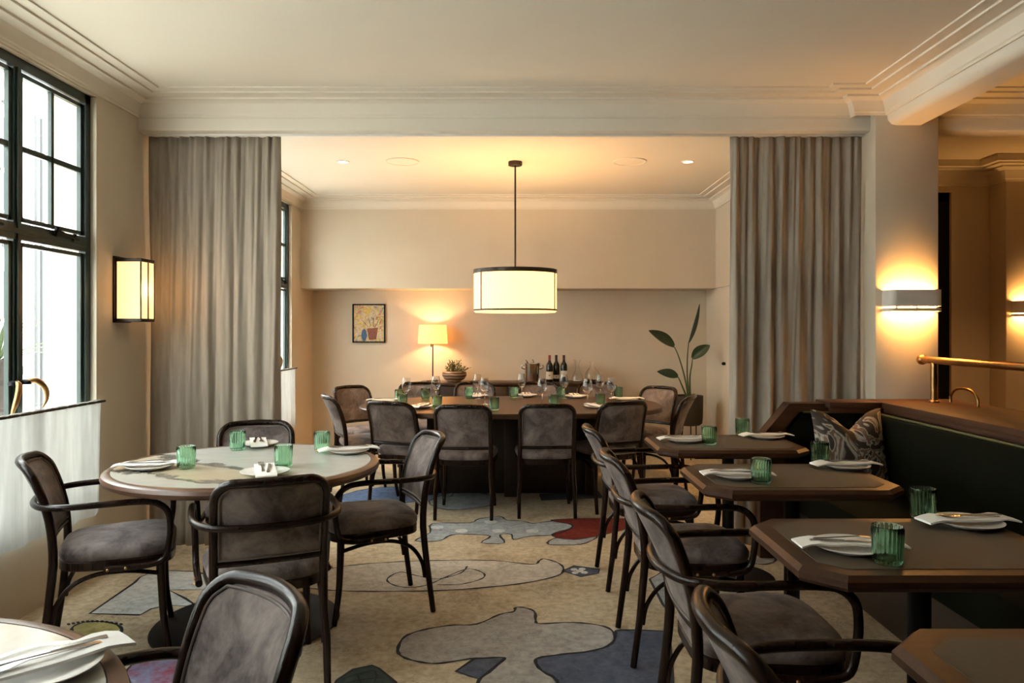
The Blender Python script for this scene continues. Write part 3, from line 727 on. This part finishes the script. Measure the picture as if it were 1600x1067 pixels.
place_chair(-.515, 1.555, -.71, -.70, True, 'nearest suede armchair, cut off by the bottom edge beside the corner table', g1)
g2 = 'armchairs along the row of square tables'
for bx_, by_, a, lb in ((.395, 4.12, 2, 'suede armchair at the farthest square table'), (.395, 3.24, 1, 'suede armchair at the second farthest square table'), (.395, 2.335, 0, 'suede armchair at the square table with the nearest green glass'), (.375, 1.41, -1, 'suede armchair at the bottom right, at the nearest bare square table')):
    place_chair(bx_, by_, math.cos(R(a)), math.sin(R(a)), True, lb, g2)
g3 = 'chairs around the long dining table'
for a in ((-.965, 5.56, .36, .93, 'armless suede chair at the front left corner of the long dining table'),
          (-.39, 5.31, .03, 1, 'armless suede chair left of centre on the near side of the long table'),
          (.22, 5.36, -.02, 1, 'armless suede chair right of centre on the near side of the long table'),
          (.81, 5.56, -.36, .93, 'armless suede chair at the front right corner of the long dining table'),
          (-1.56, 6.12, .90, .42, 'armless chair seen edge-on at the left end of the long table'),
          (-1.60, 7.12, .74, -.66, 'warmly lit brown chair at the back left corner of the long table'),
          (-1.0, 7.60, .2, -.98, 'chair behind the long table below the table lamp'),
          (-.43, 7.62, 0, -1, 'chair behind the long table just right of the planted bowl'),
          (.22, 7.62, 0, -1, 'chair behind the long table in front of the ice bucket'),
          (.82, 7.66, -.10, -.98, 'chair behind the long table in front of the decanters'),
          (1.36, 7.04, -.72, -.68, 'warmly lit brown chair at the back right corner of the long table'),
          (1.42, 6.10, -.92, .38, 'dark chair seen from behind in front of the plant pot')):
    place_chair(a[0], a[1], a[2], a[3], False, a[4], g3)

# ------------------------------------------------------------------ tables
def round_table(c, label, rz=0):
    t = tag(empty('round_table', (c[0], c[1], 0), rz), label, 'table')
    MB().lathe([(.001, .722), (.566, .722), (.566, .751), (.001, .751)], 72).build('marble_top', 'marble', t)
    MB().lathe([(.566, .708), (.590, .708), (.602, .716), (.607, .730), (.602, .744), (.590, .751), (.568, .752), (.566, .708)], 72, caps=False).build('rim', 'rimwood', t)
    MB().lathe([(.001, .690), (.28, .690), (.28, .722), (.001, .722)], 32).build('mounting_plate', 'black', t)
    MB().lathe([(.001, .015), (.040, .015), (.040, .70), (.001, .70)], 24).build('column', 'black', t)
    MB().lathe([(.001, .002), (.415, .002), (.42, .006), (.415, .012), (.06, .02), (.001, .02)], 64).build('base', 'black', t)
round_table(T1C, 'round marble table with wood rim set for four')
round_table(T2C, 'round marble table cut off at the bottom left corner', R(-113))
def octo(x0, x1, y0, y1, c): return [(x0 + c, y0), (x1 - c, y0), (x1, y0 + c), (x1, y1 - c), (x1 - c, y1), (x0 + c, y1), (x0, y1 - c), (x0, y0 + c)]
def square_table(yc, label):
    t = tag(empty('square_table', (1.14, yc, 0)), label, 'table', 'square tables along the banquette')
    def rg(g, c, z): return [(x, y, z) for x, y in octo(-.40 + g, .40 - g, -.30 + g, .30 - g, c)]
    outer = [rg(.012, .085, .708), rg(0, .09, .720), rg(0, .09, .736), rg(.014, .084, .750), rg(.062, .062, .750), rg(.062, .062, .735)]
    MB().rings(outer).build('wood_border', 'walnut', t, angle=20)
    MB().rings([rg(.0625, .062, .735), rg(.0625, .062, .7515)]).build('leather_inset', 'leather', t, angle=20)
    MB().box((-.20, -.20, .690), (.20, .20, .708)).build('mounting_plate', 'black', t, smooth=False)
    MB().lathe([(.001, .015), (.032, .015), (.032, .70), (.001, .70)], 20, c=(.03, 0, 0)).build('column', 'black', t)
    MB().lathe([(.001, .002), (.245, .002), (.25, .006), (.245, .011), (.05, .02), (.001, .02)], 48, c=(.03, 0, 0)).build('base', 'black', t)
for yc, lb in ((4.155, 'farthest square table with cut corners, near the right curtain'), (3.19, 'second square table with cut corners, in front of the cushion'), (2.18, 'square table with cut corners carrying the nearest green glass'), (1.27, 'bare square table cut off at the bottom right corner')): square_table(yc, lb)
lt = tag(empty('dining_table', (-.05, 6.30, 0)), 'long dark oval dining table under the drum pendant', 'table')
def sup(a, b, n=96, e=2.6): return [(math.copysign(abs(math.cos(2 * math.pi * i / n)) ** (2 / e), math.cos(2 * math.pi * i / n)) * a, math.copysign(abs(math.sin(2 * math.pi * i / n)) ** (2 / e), math.sin(2 * math.pi * i / n)) * b) for i in range(n)]
MB().rings([[(x, y, z) for x, y in sup(1.25 - g, .76 - g)] for g, z in ((.012, .708), (0, .714), (0, .744), (.006, .750))]).build('table_top', 'bigwood', lt)
MB().bbox((-.62, -.02, 0.003), (.62, .32, .708), .006).build('plinth', 'darkwood', lt)
MB().bbox((-.055, -.16, .003), (.055, -.02, .708), .004).build('front_post', 'darkwood', lt)
for s in (-1, 1): MB().bbox((s * .66 - .04, -.08, .003), (s * .66 + .04, .38, .708), .004).build('end_post', 'darkwood', lt)

# ------------------------------------------------------------------ table ware
def make_plate():
    return MB().lathe([(.001, .004), (.055, .003), (.060, 0), (.064, .003), (.085, .008), (.101, .015), (.103, .0175), (.100, .0185), (.082, .0125), (.062, .008), (.001, .008)], 48).build('plate', 'china')
def make_napkin():
    rs = []
    for i in range(13):
        y = -.150 + .30 * i / 12; z = .0215 + .006 * (abs(y) / .15) ** 2 - (.012 * max(0, (abs(y) - .108) / .042)); wv = .002 * math.sin(i * 1.4)
        rs.append([(-.042, y, z), (.042, y, z + wv), (.043, y, z + .005 + wv), (.0, y, z + .0065), (-.041, y, z + .005)])
    return MB().rings(rs).build('napkin', 'napkin', angle=50)
def make_fork():
    m_ = MB(); r_ = []
    for y, wd, z in ((-.10, .0055, .0), (-.09, .0065, .001), (-.04, .0035, .003), (.02, .003, .006), (.04, .008, .005), (.055, .011, .003), (.062, .011, .003)): r_.append([(-wd, y, z), (wd, y, z), (wd, y, z + .0018), (-wd, y, z + .0018)])
    m_.rings(r_)
    for i in range(4):
        x = -.0095 + i * .0063
        m_.rings([[(x - .0016, y, z), (x + .0016, y, z), (x + .0016, y, z + .0016), (x - .0016, y, z + .0016)] for y, z in ((.060, .003), (.080, .004), (.100, .008))])
    return m_.build('fork', 'cutlery', angle=30)
def make_knife():
    m_ = MB()
    m_.rings([[(-w_, y, 0), (w_, y, 0), (w_, y, .0035), (-w_, y, .0035)] for y, w_ in ((-.105, .005), (-.095, .007), (-.02, .0052), (-.01, .0048))])
    m_.rings([[(-.005, y, .0008), (w_, y, .0008), (w_, y, .0022), (-.005, y, .0022)] for y, w_ in ((-.012, .005), (.0, .009), (.07, .0085), (.098, .003), (.105, -.003))])
    return m_.build('knife', 'cutlery', angle=30)
def make_tumbler():
    rib = lambda a, r, z: (.0017 * math.cos(22 * a) if (r > .0362 and .008 < z < .092) else 0)
    return MB().lathe([(.001, 0), (.030, 0), (.034, .003), (.0365, .010), (.038, .05), (.0395, .090), (.0397, .098), (.0392, .1005), (.0375, .099), (.0355, .05), (.0330, .016), (.030, .011), (.001, .010)], 110, mod=rib).build('tumbler', 'tumbler', angle=70)
def make_wineglass():
    return MB().lathe([(.001, 0), (.034, .0005), (.035, .002), (.020, .004), (.006, .008), (.0038, .02), (.0036, .085), (.006, .094), (.022, .104), (.034, .122), (.040, .145), (.0395, .17), (.034, .20), (.030, .222), (.0293, .222), (.0331, .20), (.0385, .17), (.0390, .145), (.033, .1235), (.021, .106), (.005, .097), (.001, .0965)], 28).build('wine_glass', 'clear', angle=60)
protos = {'plate': make_plate(), 'napkin': make_napkin(), 'fork': make_fork(), 'knife': make_knife(), 'tumbler': make_tumbler(), 'wine_glass': make_wineglass()}
seen = set()
def ware(kind, x, y, z, rz, label, group):
    o = protos[kind] if kind not in seen else protos[kind].copy()
    if kind in seen: COL.objects.link(o)
    seen.add(kind)
    o.location = (x, y, z); o.rotation_euler = (0, 0, rz)
    cat = {'plate': 'plate', 'napkin': 'napkin', 'fork': 'fork', 'knife': 'knife', 'tumbler': 'glass', 'wine_glass': 'wine glass'}[kind]
    return tag(o, label, cat, group)
TZ = .752
def setting(px, py, fx, fy, where, group, small=False):
    x, y = at(px, py, TZ)
    a = math.atan2(fy, fx) - math.pi / 2
    rot = lambda dx, dy: (x + dx * math.cos(a) - dy * math.sin(a), y + dx * math.sin(a) + dy * math.cos(a))
    ware('plate', x, y, TZ, a, 'white side plate ' + where, 'side plates ' + group)
    ware('napkin', x, y, TZ, a + R(4), 'folded white napkin laid ' + where, 'napkins ' + group)
    p = rot(-.012, .0); ware('fork', p[0], p[1], TZ + .0285, a + R(5), 'steel fork on the napkin ' + where, 'forks ' + group)
    p = rot(.016, -.01); ware('knife', p[0], p[1], TZ + .0285, a + R(0), 'steel knife on the napkin ' + where, 'knives ' + group)
def tumbler(px, py, where, group):
    x, y = at(px, py, TZ); ware('tumbler', x, y, TZ, random.uniform(0, 6), 'ribbed green glass tumbler ' + where, 'green tumblers ' + group)
gR = 'on the round marble table'
setting(234, 732, 1, .2, 'at the left side of the round marble table', gR)
setting(404, 696, .3, -1, 'at the far side of the round marble table', gR)
setting(414, 741, -.3, 1, 'at the near side of the round marble table', gR)
setting(545, 707, -1, -.3, 'at the right side of the round marble table', gR)
tumbler(291, 732, 'beside the left plate of the round marble table', gR)
tumbler(371, 703, 'beside the far plate of the round marble table', gR)
tumbler(443, 730, 'beside the near plate of the round marble table', gR)
tumbler(503, 705, 'beside the right plate of the round marble table', gR)
setting(62, 1052, -.72, -.7, 'on the corner table at the bottom left', 'on the corner table')
gS = 'on the square tables'
for px, py, fx, wh in ((1070, 690, 1, 'at the chair side of the farthest square table'), (1197, 684.5, -1, 'at the banquette side of the farthest square table'), (1152, 746, 1, 'at the chair side of the second farthest square table'), (1322, 731, -1, 'at the banquette side of the second farthest square table'), (1328, 859, 1, 'at the chair side of the nearest laid square table'), (1512, 821, -1, 'at the banquette side of the nearest laid square table')):
    setting(px, py, fx, random.uniform(-.08, .08), wh, gS)
for px, py, wh in ((1108, 695, 'at the chair side of the farthest square table'), (1160, 680.5, 'at the banquette side of the farthest square table'), (1189, 755, 'at the chair side of the second farthest square table'), (1281, 724, 'at the banquette side of the second farthest square table'), (1387, 880, 'largest, at the chair side of the nearest laid square table'), (1442, 810, 'at the banquette side of the nearest laid square table')):
    tumbler(px, py, wh, gS)
gL = 'on the long dining table'
for px, py, fx, fy, wh in ((600, 628, 1, .0, 'at the far left end of the long table'), (657, 637, .3, 1, 'at the near left corner of the long table'), (745, 620, 0, -1, 'at the back of the long table by the planted bowl'), (823, 619, 0, -1, 'at the back of the long table by the ice bucket'), (899, 620.5, 0, -1, 'at the back of the long table by the bottles'), (932, 637, -.3, 1, 'at the near right corner of the long table'), (979, 625.5, -1, 0, 'at the far right end of the long table')):
    setting(px, py, fx, fy, wh, gL)
for px, py, wh in ((635, 631, 'leftmost on the long table'), (681, 628, 'second from the left on the long table'), (746, 623, 'third from the left, at the back of the long table'), (757, 632, 'in front of its neighbour near the planted bowl'), (815, 622, 'in front of the ice bucket'), (847, 634, 'below the right rim of the pendant shade'), (881, 623, 'in front of the wine bottles'), (918, 635, 'in front of the decanters'), (938, 624, 'second from the right on the long table'), (955, 631, 'rightmost on the long table')):
    x, y = at(px, py, TZ); ware('wine_glass', x, y, TZ, 0, 'empty stemmed wine glass ' + wh, 'wine glasses on the long table')
for px, py, wh in ((624, 626.5, 'behind the leftmost wine glass on the long table'), (629, 634, 'just before the leftmost wine glass on the long table'), (665, 624, 'between the two left wine glasses on the long table'), (683, 638, 'below the second wine glass on the long table'), (733, 621.5, 'at the back of the long table below the bowl'), (772, 641, 'near the front edge of the long table left of centre'), (803, 621.5, 'left of the wine glass before the ice bucket'), (865, 636, 'half hidden behind a front chair of the long table'), (876, 621.5, 'behind the wine glass before the bottles'), (938, 634, 'at the right plate of the long table'), (966, 621.5, 'farthest right on the long table')):
    tumbler(px, py, wh, gL)

# ------------------------------------------------------------------ sideboard and what stands on it
SBZ = .795
sb = tag(empty('sideboard', (-.10, 8.40, 0)), 'low dark wood sideboard against the back wall', 'sideboard')
MB().bbox((-.99, -.20, SBZ - .03), (.99, .21, SBZ), .004).build('top', 'bigwood', sb)
MB().box((-.97, -.175, .08), (.97, .205, SBZ - .03)).build('body', 'darkwood', sb, smooth=False)
for i in range(4):
    d = MB().bbox((-.96 + i * .481, -.192, .10), (-.96 + i * .481 + .474, -.175, SBZ - .045), .003).build('door', 'darkwood', sb)
    MB().tube([(-.96 + i * .481 + (.44 if i % 2 == 0 else .03), -.20, .50), (-.96 + i * .481 + (.44 if i % 2 == 0 else .03), -.20, .62)], .006, 8).build('handle', 'brass', d)
for x in (-.9, .9):
    for y in (-.14, .17): MB().box((x - .02, y - .02, 0.002), (x + .02, y + .02, .08)).build('leg', 'darkwood', sb, smooth=False)
tl = tag(empty('table_lamp', (-.948, 8.42, SBZ)), 'slim table lamp with glowing yellow drum shade on the sideboard', 'lamp')
MB().lathe([(.001, 0), (.075, 0), (.078, .004), (.07, .012), (.015, .016), (.001, .016)], 32).build('base', 'bronze', tl)
MB().tube([(0, 0, .01), (0, 0, .42)], .007).tube([(-.018, 0, .385), (-.018, 0, .45), (0, 0, .45)], .007).build('stem', 'bronze', tl)
MB().lathe([(.166, .425), (.152, .635), (.150, .635), (.164, .425), (.166, .425)], 48, caps=False).build('shade', 'lampshade', tl)
plight('table_lamp_bulb', (0, 0, .53), 15, (1.0, .62, .27), .035, tl)
bo = tag(empty('bowl', (-.70, 8.36, SBZ)), 'brown banded ceramic bowl on the sideboard', 'bowl')
MB().lathe([(.001, 0), (.07, 0), (.075, .008), (.115, .035), (.138, .075), (.134, .105), (.120, .118), (.114, .112), (.125, .08), (.06, .02), (.001, .02)], 40).build('body', 'banded', bo)
MB().lathe([(.001, .085), (.118, .085), (.116, .098), (.001, .102)], 28).build('soil', 'soil', bo)
su = tag(empty('succulent', (-.70, 8.36, SBZ + .10)), 'bushy olive succulent growing in the banded bowl', 'plant')
rn = random.Random(4)
for i in range(46):
    a = rn.uniform(0, 6.28); e = rn.uniform(.15, 1.5); L = rn.uniform(.07, .15)
    d = Vector((math.cos(a) * math.cos(e), math.sin(a) * math.cos(e), math.sin(e))); st = Vector((d.x * .05, d.y * .05, 0)); tip = st + d * L
    m_ = MB().tube([st, st + d * L * .6, tip], [.003, .0025, .002], 5)
    for k in range(6):
        b = st + d * L * (.45 + .11 * k); dd = Vector((rn.uniform(-1, 1), rn.uniform(-1, 1), rn.uniform(0, 1))).normalized(); t2 = b + dd * .020; s = dd.orthogonal().normalized() * .007; u_ = dd.cross(s).normalized() * .003
        mid = (b + t2) / 2
        m_.rings([[b - s * .2, b + u_ * .2, b + s * .2, b - u_ * .2], [mid - s, mid + u_, mid + s, mid - u_], [t2 - s * .2, t2 + u_ * .2, t2 + s * .2, t2 - u_ * .2]])
    m_.build('sprig', 'succ', su)
ib = tag(empty('ice_bucket', (.17, 8.38, SBZ)), 'polished steel ice bucket on the sideboard', 'ice bucket')
MB().lathe([(.001, 0), (.068, 0), (.072, .006), (.086, .20), (.090, .205), (.088, .21), (.083, .205), (.07, .012), (.001, .012)], 36).build('body', 'steel', ib)
for s in (-1, 1): MB().tube(spline([(s * .083, 0, .175), (s * .115, 0, .185), (s * .118, 0, .155), (s * .082, 0, .140)], 5), .006, 8).build('handle', 'steel', ib)
MB().tube(spline([(-.03, .0, .05), (-.05, .0, .20), (-.075, -.01, .245)], 4), .005, 6).tube(spline([(.03, .0, .05), (.02, .0, .20), (.0, -.01, .25)], 4), .005, 6).build('tongs', 'steel', ib)
for i, (x, cap, lb) in enumerate(((.362, 'capred', 'leftmost red-capped wine bottle with wide cream label'), (.440, 'capdark', 'middle dark-capped wine bottle with low label'), (.522, 'capdark', 'rightmost wine bottle with dark red cap and white label'))):
    b = tag(empty('wine_bottle', (x, 8.36 + (.05 if i == 1 else 0), SBZ)), lb + ' on the sideboard', 'bottle', 'wine bottles on the sideboard')
    MB().lathe([(.001, .004), (.034, .0), (.0375, .006), (.0375, .175), (.033, .198), (.018, .222), (.0145, .24), (.0140, .296), (.001, .296)], 28).build('glass', 'winebottle', b)
    MB().lathe([(.0150, .235), (.0150, .298), (.001, .299)], 20, caps=False).build('capsule', cap, b)
    z0, z1 = ((.03, .115), (.035, .075), (.05, .125))[i]
    la = MB().rings([[(math.cos(R(a)) * .0379, math.sin(R(a)) * .0379, z) for a in range(190, 352, 9)] for z in (z0, z1)], close_u=False, caps=False).build('label', 'label', b)
    la['label'] = 'cream paper label'
    MB().rings([[(math.cos(R(a)) * .0381, math.sin(R(a)) * .0381, z) for a in range(255, 287, 8)] for z in ((z0 + z1) / 2 - .006, (z0 + z1) / 2 + .006)], close_u=False, caps=False).build('label_mark', 'capdark', la)
for x, y, s, lb in ((.672, 8.36, 1.0, 'slim clear glass decanter nearest the wine bottles'), (.845, 8.40, .9, 'round clear glass decanter at the right of the sideboard')):
    d = MB().lathe([(.001, .004), (.05, 0), (.062, .012), (.064, .04), (.05, .085), (.026, .13), (.020, .17), (.026, .22), (.038, .245), (.0365, .245), (.0245, .22), (.0185, .17), (.0245, .13), (.048, .085), (.062, .04), (.06, .014), (.001, .008)] if s == 1.0 else [(.001, .004), (.06, 0), (.085, .03), (.088, .06), (.07, .11), (.03, .16), (.022, .19), (.034, .225), (.0325, .225), (.0205, .19), (.0285, .16), (.0685, .11), (.0865, .06), (.083, .032), (.001, .008)], 32).build('decanter', 'clear', angle=60, loc=(x, y, SBZ))
    tag(d, lb, 'decanter')
pa = tag(empty('painting', (-1.705, 8.63, 1.45)), 'small framed floral painting on the back wall', 'painting')
for a, b in (((-.188, -.03, -.222), (-.174, 0, .222)), ((.174, -.03, -.222), (.188, 0, .222)), ((-.188, -.03, .208), (.188, 0, .222)), ((-.188, -.03, -.222), (.188, 0, -.208))): MB().box(a, b).build('frame_bar', 'black', pa, smooth=False)
cv = MB().box((-.176, -.018, -.21), (.176, -.004, .21)).build('canvas', 'painting', pa, smooth=False)
cv['label'] = 'canvas painted with yellow flowers, a blue jug and a brown pot'
def blob(pts, mat, d, nm): MB().rings([[(x, y, z) for x, z in pts] for y in (-.018, d)]).build(nm, mat, cv, smooth=False)
M['p_blue'] = plain('paint_blue', (.03, .09, .17), .6, var=.4, scale=50); M['p_brown'] = plain('paint_brown', (.20, .06, .03), .6, var=.5, scale=60)
blob([(-.02, -.06), (.105, -.05), (.085, -.185), (.0, -.19)], 'p_brown', -.0195, 'painted_pot')
M['p_yellow'] = plain('paint_yellow', (.62, .42, .05), .6, var=.4, scale=40); M['p_stem'] = plain('paint_stem', (.06, .08, .05), .6, var=.4, scale=40); M['p_pink'] = plain('paint_pink', (.55, .22, .10), .6, var=.4, scale=40)
for k, (x0, z0, x1, z1, mt) in enumerate(((-.02, .09, -.06, .20, 'p_yellow'), (-.02, .09, .03, .20, 'p_yellow'), (-.02, .08, -.0, .19, 'p_yellow'), (.03, -.05, -.01, .08, 'p_stem'), (.05, -.05, .06, .10, 'p_stem'), (.07, -.05, .13, .07, 'p_stem'), (.0, -.05, -.09, .05, 'p_stem'), (-.15, .10, -.08, .15, 'p_pink'), (-.14, .06, -.07, .09, 'p_yellow'), (-.12, .17, -.05, .19, 'p_pink'), (.10, .08, .15, .13, 'p_pink'), (-.13, -.02, -.08, .02, 'p_yellow'), (.12, -.08, .15, -.02, 'p_pink'))):
    dx, dz = x1 - x0, z1 - z0; L_ = math.hypot(dx, dz); w_ = .012 if mt != 'p_stem' else .004
    blob([(x0, z0), ((x0 + x1) / 2 - dz / L_ * w_, (z0 + z1) / 2 + dx / L_ * w_), (x1, z1), ((x0 + x1) / 2 + dz / L_ * w_, (z0 + z1) / 2 - dx / L_ * w_)], mt, -.0188, 'brush_stroke')
blob([(x * .8 - .055, z * 1.2 - .135) for x, z in ell(0, 0, .04, .06, 14)], 'p_blue', -.0192, 'painted_jug')
sk = tag(MB().bbox((1.90, 8.622, .30), (2.0, 8.632, .37), .002).build('wall_socket', 'socket'), 'white power socket low on the back wall behind the planter', 'socket')
dk = tag(MB().lathe([(.001, 0), (.014, 0), (.018, .02), (.012, .035), (.001, .036)], 14).build('door_knob', 'black', loc=(RX + .012, 7.85, 1.02)), 'small black knob on the right wall of the dining room', 'knob')
dk.rotation_euler = (0, R(-90), 0)

# plant by the back wall
pp = tag(empty('plant_pot', (1.83, 8.0, 0)), 'dark woven plant pot on thin legs near the right corner', 'pot')
MB().lathe([(.001, .36), (.12, .36), (.145, .38), (.152, .45), (.155, .675), (.148, .675), (.145, .64), (.001, .64)], 40).build('body', 'pot', pp)
for a in (30, 150, 270): MB().tube([(.11 * math.cos(R(a)), .11 * math.sin(R(a)), .37), (.115 * math.cos(R(a)), .115 * math.sin(R(a)), .003)], .006, 8).build('leg', 'black', pp)
bp = tag(empty('strelitzia', (1.83, 8.0, .64)), 'tall dark green bird of paradise plant in the woven pot', 'plant')
def leaf(stem, tip, wd, roll, droop=0.05):
    S = spline(stem, 6); m_ = MB().tube(S, [.011 - .006 * i / (len(S) - 1) for i in range(len(S))], 8); st_ = m_.build('stem', 'stem', bp)
    b = Vector(stem[-1]); t = Vector(tip); n = 10; ax = (t - b); L = ax.length; ax.normalize()
    side = ax.cross(Vector((math.sin(roll), -math.cos(roll), .15))).normalized(); nn = side.cross(ax).normalized()
    top, bot = [], []; rs = []
    for i in range(n + 1):
        u = i / n; w_ = wd * (math.sin(math.pi * min(1, u * .93 + .05)) ** .75) * (1 - .25 * u); c = b + ax * L * u + Vector((0, 0, -droop * u * u))
        ring = []
        for k in (-1, -.5, 0, .5, 1): ring.append(c + side * w_ * k + nn * (abs(k) * w_ * .45))
        for k in (1, .5, 0, -.5, -1): ring.append(c + side * w_ * k + nn * (abs(k) * w_ * .45 - .003))
        rs.append(ring)
    MB().rings(rs).build('leaf', 'leaf', bp, angle=60)
def PP(x, y, dy=0):    # point in the plant's own plane at Y = 8
    return ((x - VX) * (8.0 + dy) / F - 1.83, dy, H - (y - VY) * (8.0 + dy) / F - .64)
leaf([(0, 0, 0), PP(1070, 590), PP(1060, 556), PP(1053, 541)], PP(1014, 509, -.1), .066, .35)
leaf([(.01, .0, 0), PP(1074, 590), PP(1074, 560), PP(1076, 535)], PP(1093, 478), .050, .9, -.02)
leaf([(.02, .0, 0), PP(1078, 590), PP(1081, 570), PP(1082, 560)], PP(1109, 532, -.05), .068, -.3)
leaf([(-.01, 0, 0), PP(1068, 608), PP(1062, 594), PP(1059, 588)], PP(1027, 576, -.08), .055, .5, .03)

# ------------------------------------------------------------------ banquette
BX, BY = 2.18, 4.50
bq = tag(empty('banquette', (BX, 0, 0)), 'dark green velvet corner banquette with walnut capping', 'banquette')
def b_(a, b, e=.006): return MB().bbox((a[0] - BX, a[1], a[2]), (b[0] - BX, b[1], b[2]), e)
b_((1.64, -1.2, .30), (2.10, BY - .06, .47), .03).build('seat_cushion', 'velvet', bq)
b_((1.69, -1.2, .002), (2.16, BY, .30)).build('plinth', 'darkwood', bq)
b_((2.08, -1.2, .47), (2.18, BY - .03, .880), .02).build('long_backrest', 'velvet', bq)
# return backrest with cut corner
ret = [(1.62, .47), (2.16, .47), (2.16, .880), (1.70, .880), (1.62, .78)]
MB().rings([[(x - BX, y, z) for x, z in ret] for y in (BY - .045, BY)]).build('return_backrest', 'velvet', bq)
endp = [(1.46, .002), (2.18, .002), (2.18, .935), (1.62, .935), (1.46, .745)]
MB().rings([[(x - BX, y, z) for x, z in endp] for y in (BY, BY + .06)]).build('end_panel', 'walnut', bq, angle=20)
brd = [[(1.46, .40), (1.46, .745), (1.62, .935), (2.16, .935), (2.16, .885), (1.672, .885), (1.585, .775), (1.585, .40)]]
MB().rings([[(x - BX, y, z) for x, z in brd[0]] for y in (BY - .05, BY)]).build('end_border', 'walnut', bq, angle=20)
MB().tube([(2.10 - BX, -1.2, .884), (2.10 - BX, BY - .1, .884)], .006, 8).build('piping', 'vpiping', bq)
MB().tube([(1.70 - BX, BY - .05, .883), (2.10 - BX, BY - .05, .883)], .006, 8).build('piping', 'vpiping', bq)
b_((2.155, -1.2, .885), (2.62, BY + .08, .912), .003).build('capping_base', 'walnutY', bq)
b_((2.135, -1.2, .914), (2.66, BY + .095, .948), .004).build('capping', 'walnutY', bq)
b_((1.85, BY - .10, .885), (2.155, BY + .08, .912), .003).build('capping_base', 'walnut', bq)
b_((1.83, BY - .12, .914), (2.134, BY + .095, .948), .004).build('capping', 'walnut', bq)
b_((2.19, -1.2, .002), (2.60, BY, .885)).build('back_carcass', 'darkwood', bq)
# cushion
cu = []
N = 22
def cush(u, v):
    au, av = abs(u), abs(v)
    x = u * .215 * (1 - .06 * (1 - av ** 2)); z = v * .225 * (1 - .07 * (1 - au ** 2))
    if v > 0: z -= .085 * v ** 2 * math.exp(-(u / .42) ** 2) * 1.3
    th = .085 * ((1 - au ** 2.6) * (1 - av ** 2.6)) ** .55 * (1 - .45 * math.exp(-(u / .22) ** 2) * max(0, v))
    return x, z, th
front = [[(cush(2 * i / N - 1, 2 * j / N - 1)[0], -cush(2 * i / N - 1, 2 * j / N - 1)[2] - .001, cush(2 * i / N - 1, 2 * j / N - 1)[1]) for i in range(N + 1)] for j in range(N + 1)]
back = [[(x, -y, z) for x, y, z in reversed(r)] for r in front]
cs = MB().rings([a + b for a, b in zip(front, back)]).build('cushion', 'marbled', angle=70)
cs.location = (1.875, 4.215, .705); cs.rotation_euler = (R(-12), 0, R(8)); tag(cs, 'black and cream marbled cushion with pinched top in the banquette corner', 'cushion')
# brass rail on the capping
br = tag(empty('brass_rail', (2.45, 0, .948)), 'aged brass handrail with ball end on the walnut capping', 'handrail')
MB().tube([(0, -1.0, .245), (0, 4.52, .245)], .021, 16).build('tube', 'brass', br)
MB().lathe([(.001, -.032)] + [(.032 * math.cos(R(a)), .032 * math.sin(R(a))) for a in range(-75, 80, 15)] + [(.001, .032)], 20).build('ball_end', 'brass', br, loc=(0, 4.53, .245))
for y in (4.40, 2.2, 0.0): MB().lathe([(.030, 0.001), (.030, .008), (.020, .014), (.019, .235)], 18, c=(0, y, 0)).build('post', 'brass', br)
hp = MB().tube(spline([(0, -.13, 0), (0, -.125, .045), (0, -.06, .085), (0, .06, .085), (0, .125, .045), (0, .13, 0)], 5), .008, 10).build('brass_hoop', 'brass', loc=(2.53, 4.24, .950)); tag(hp, 'small arched brass hoop standing on the capping behind the rail', 'hoop')
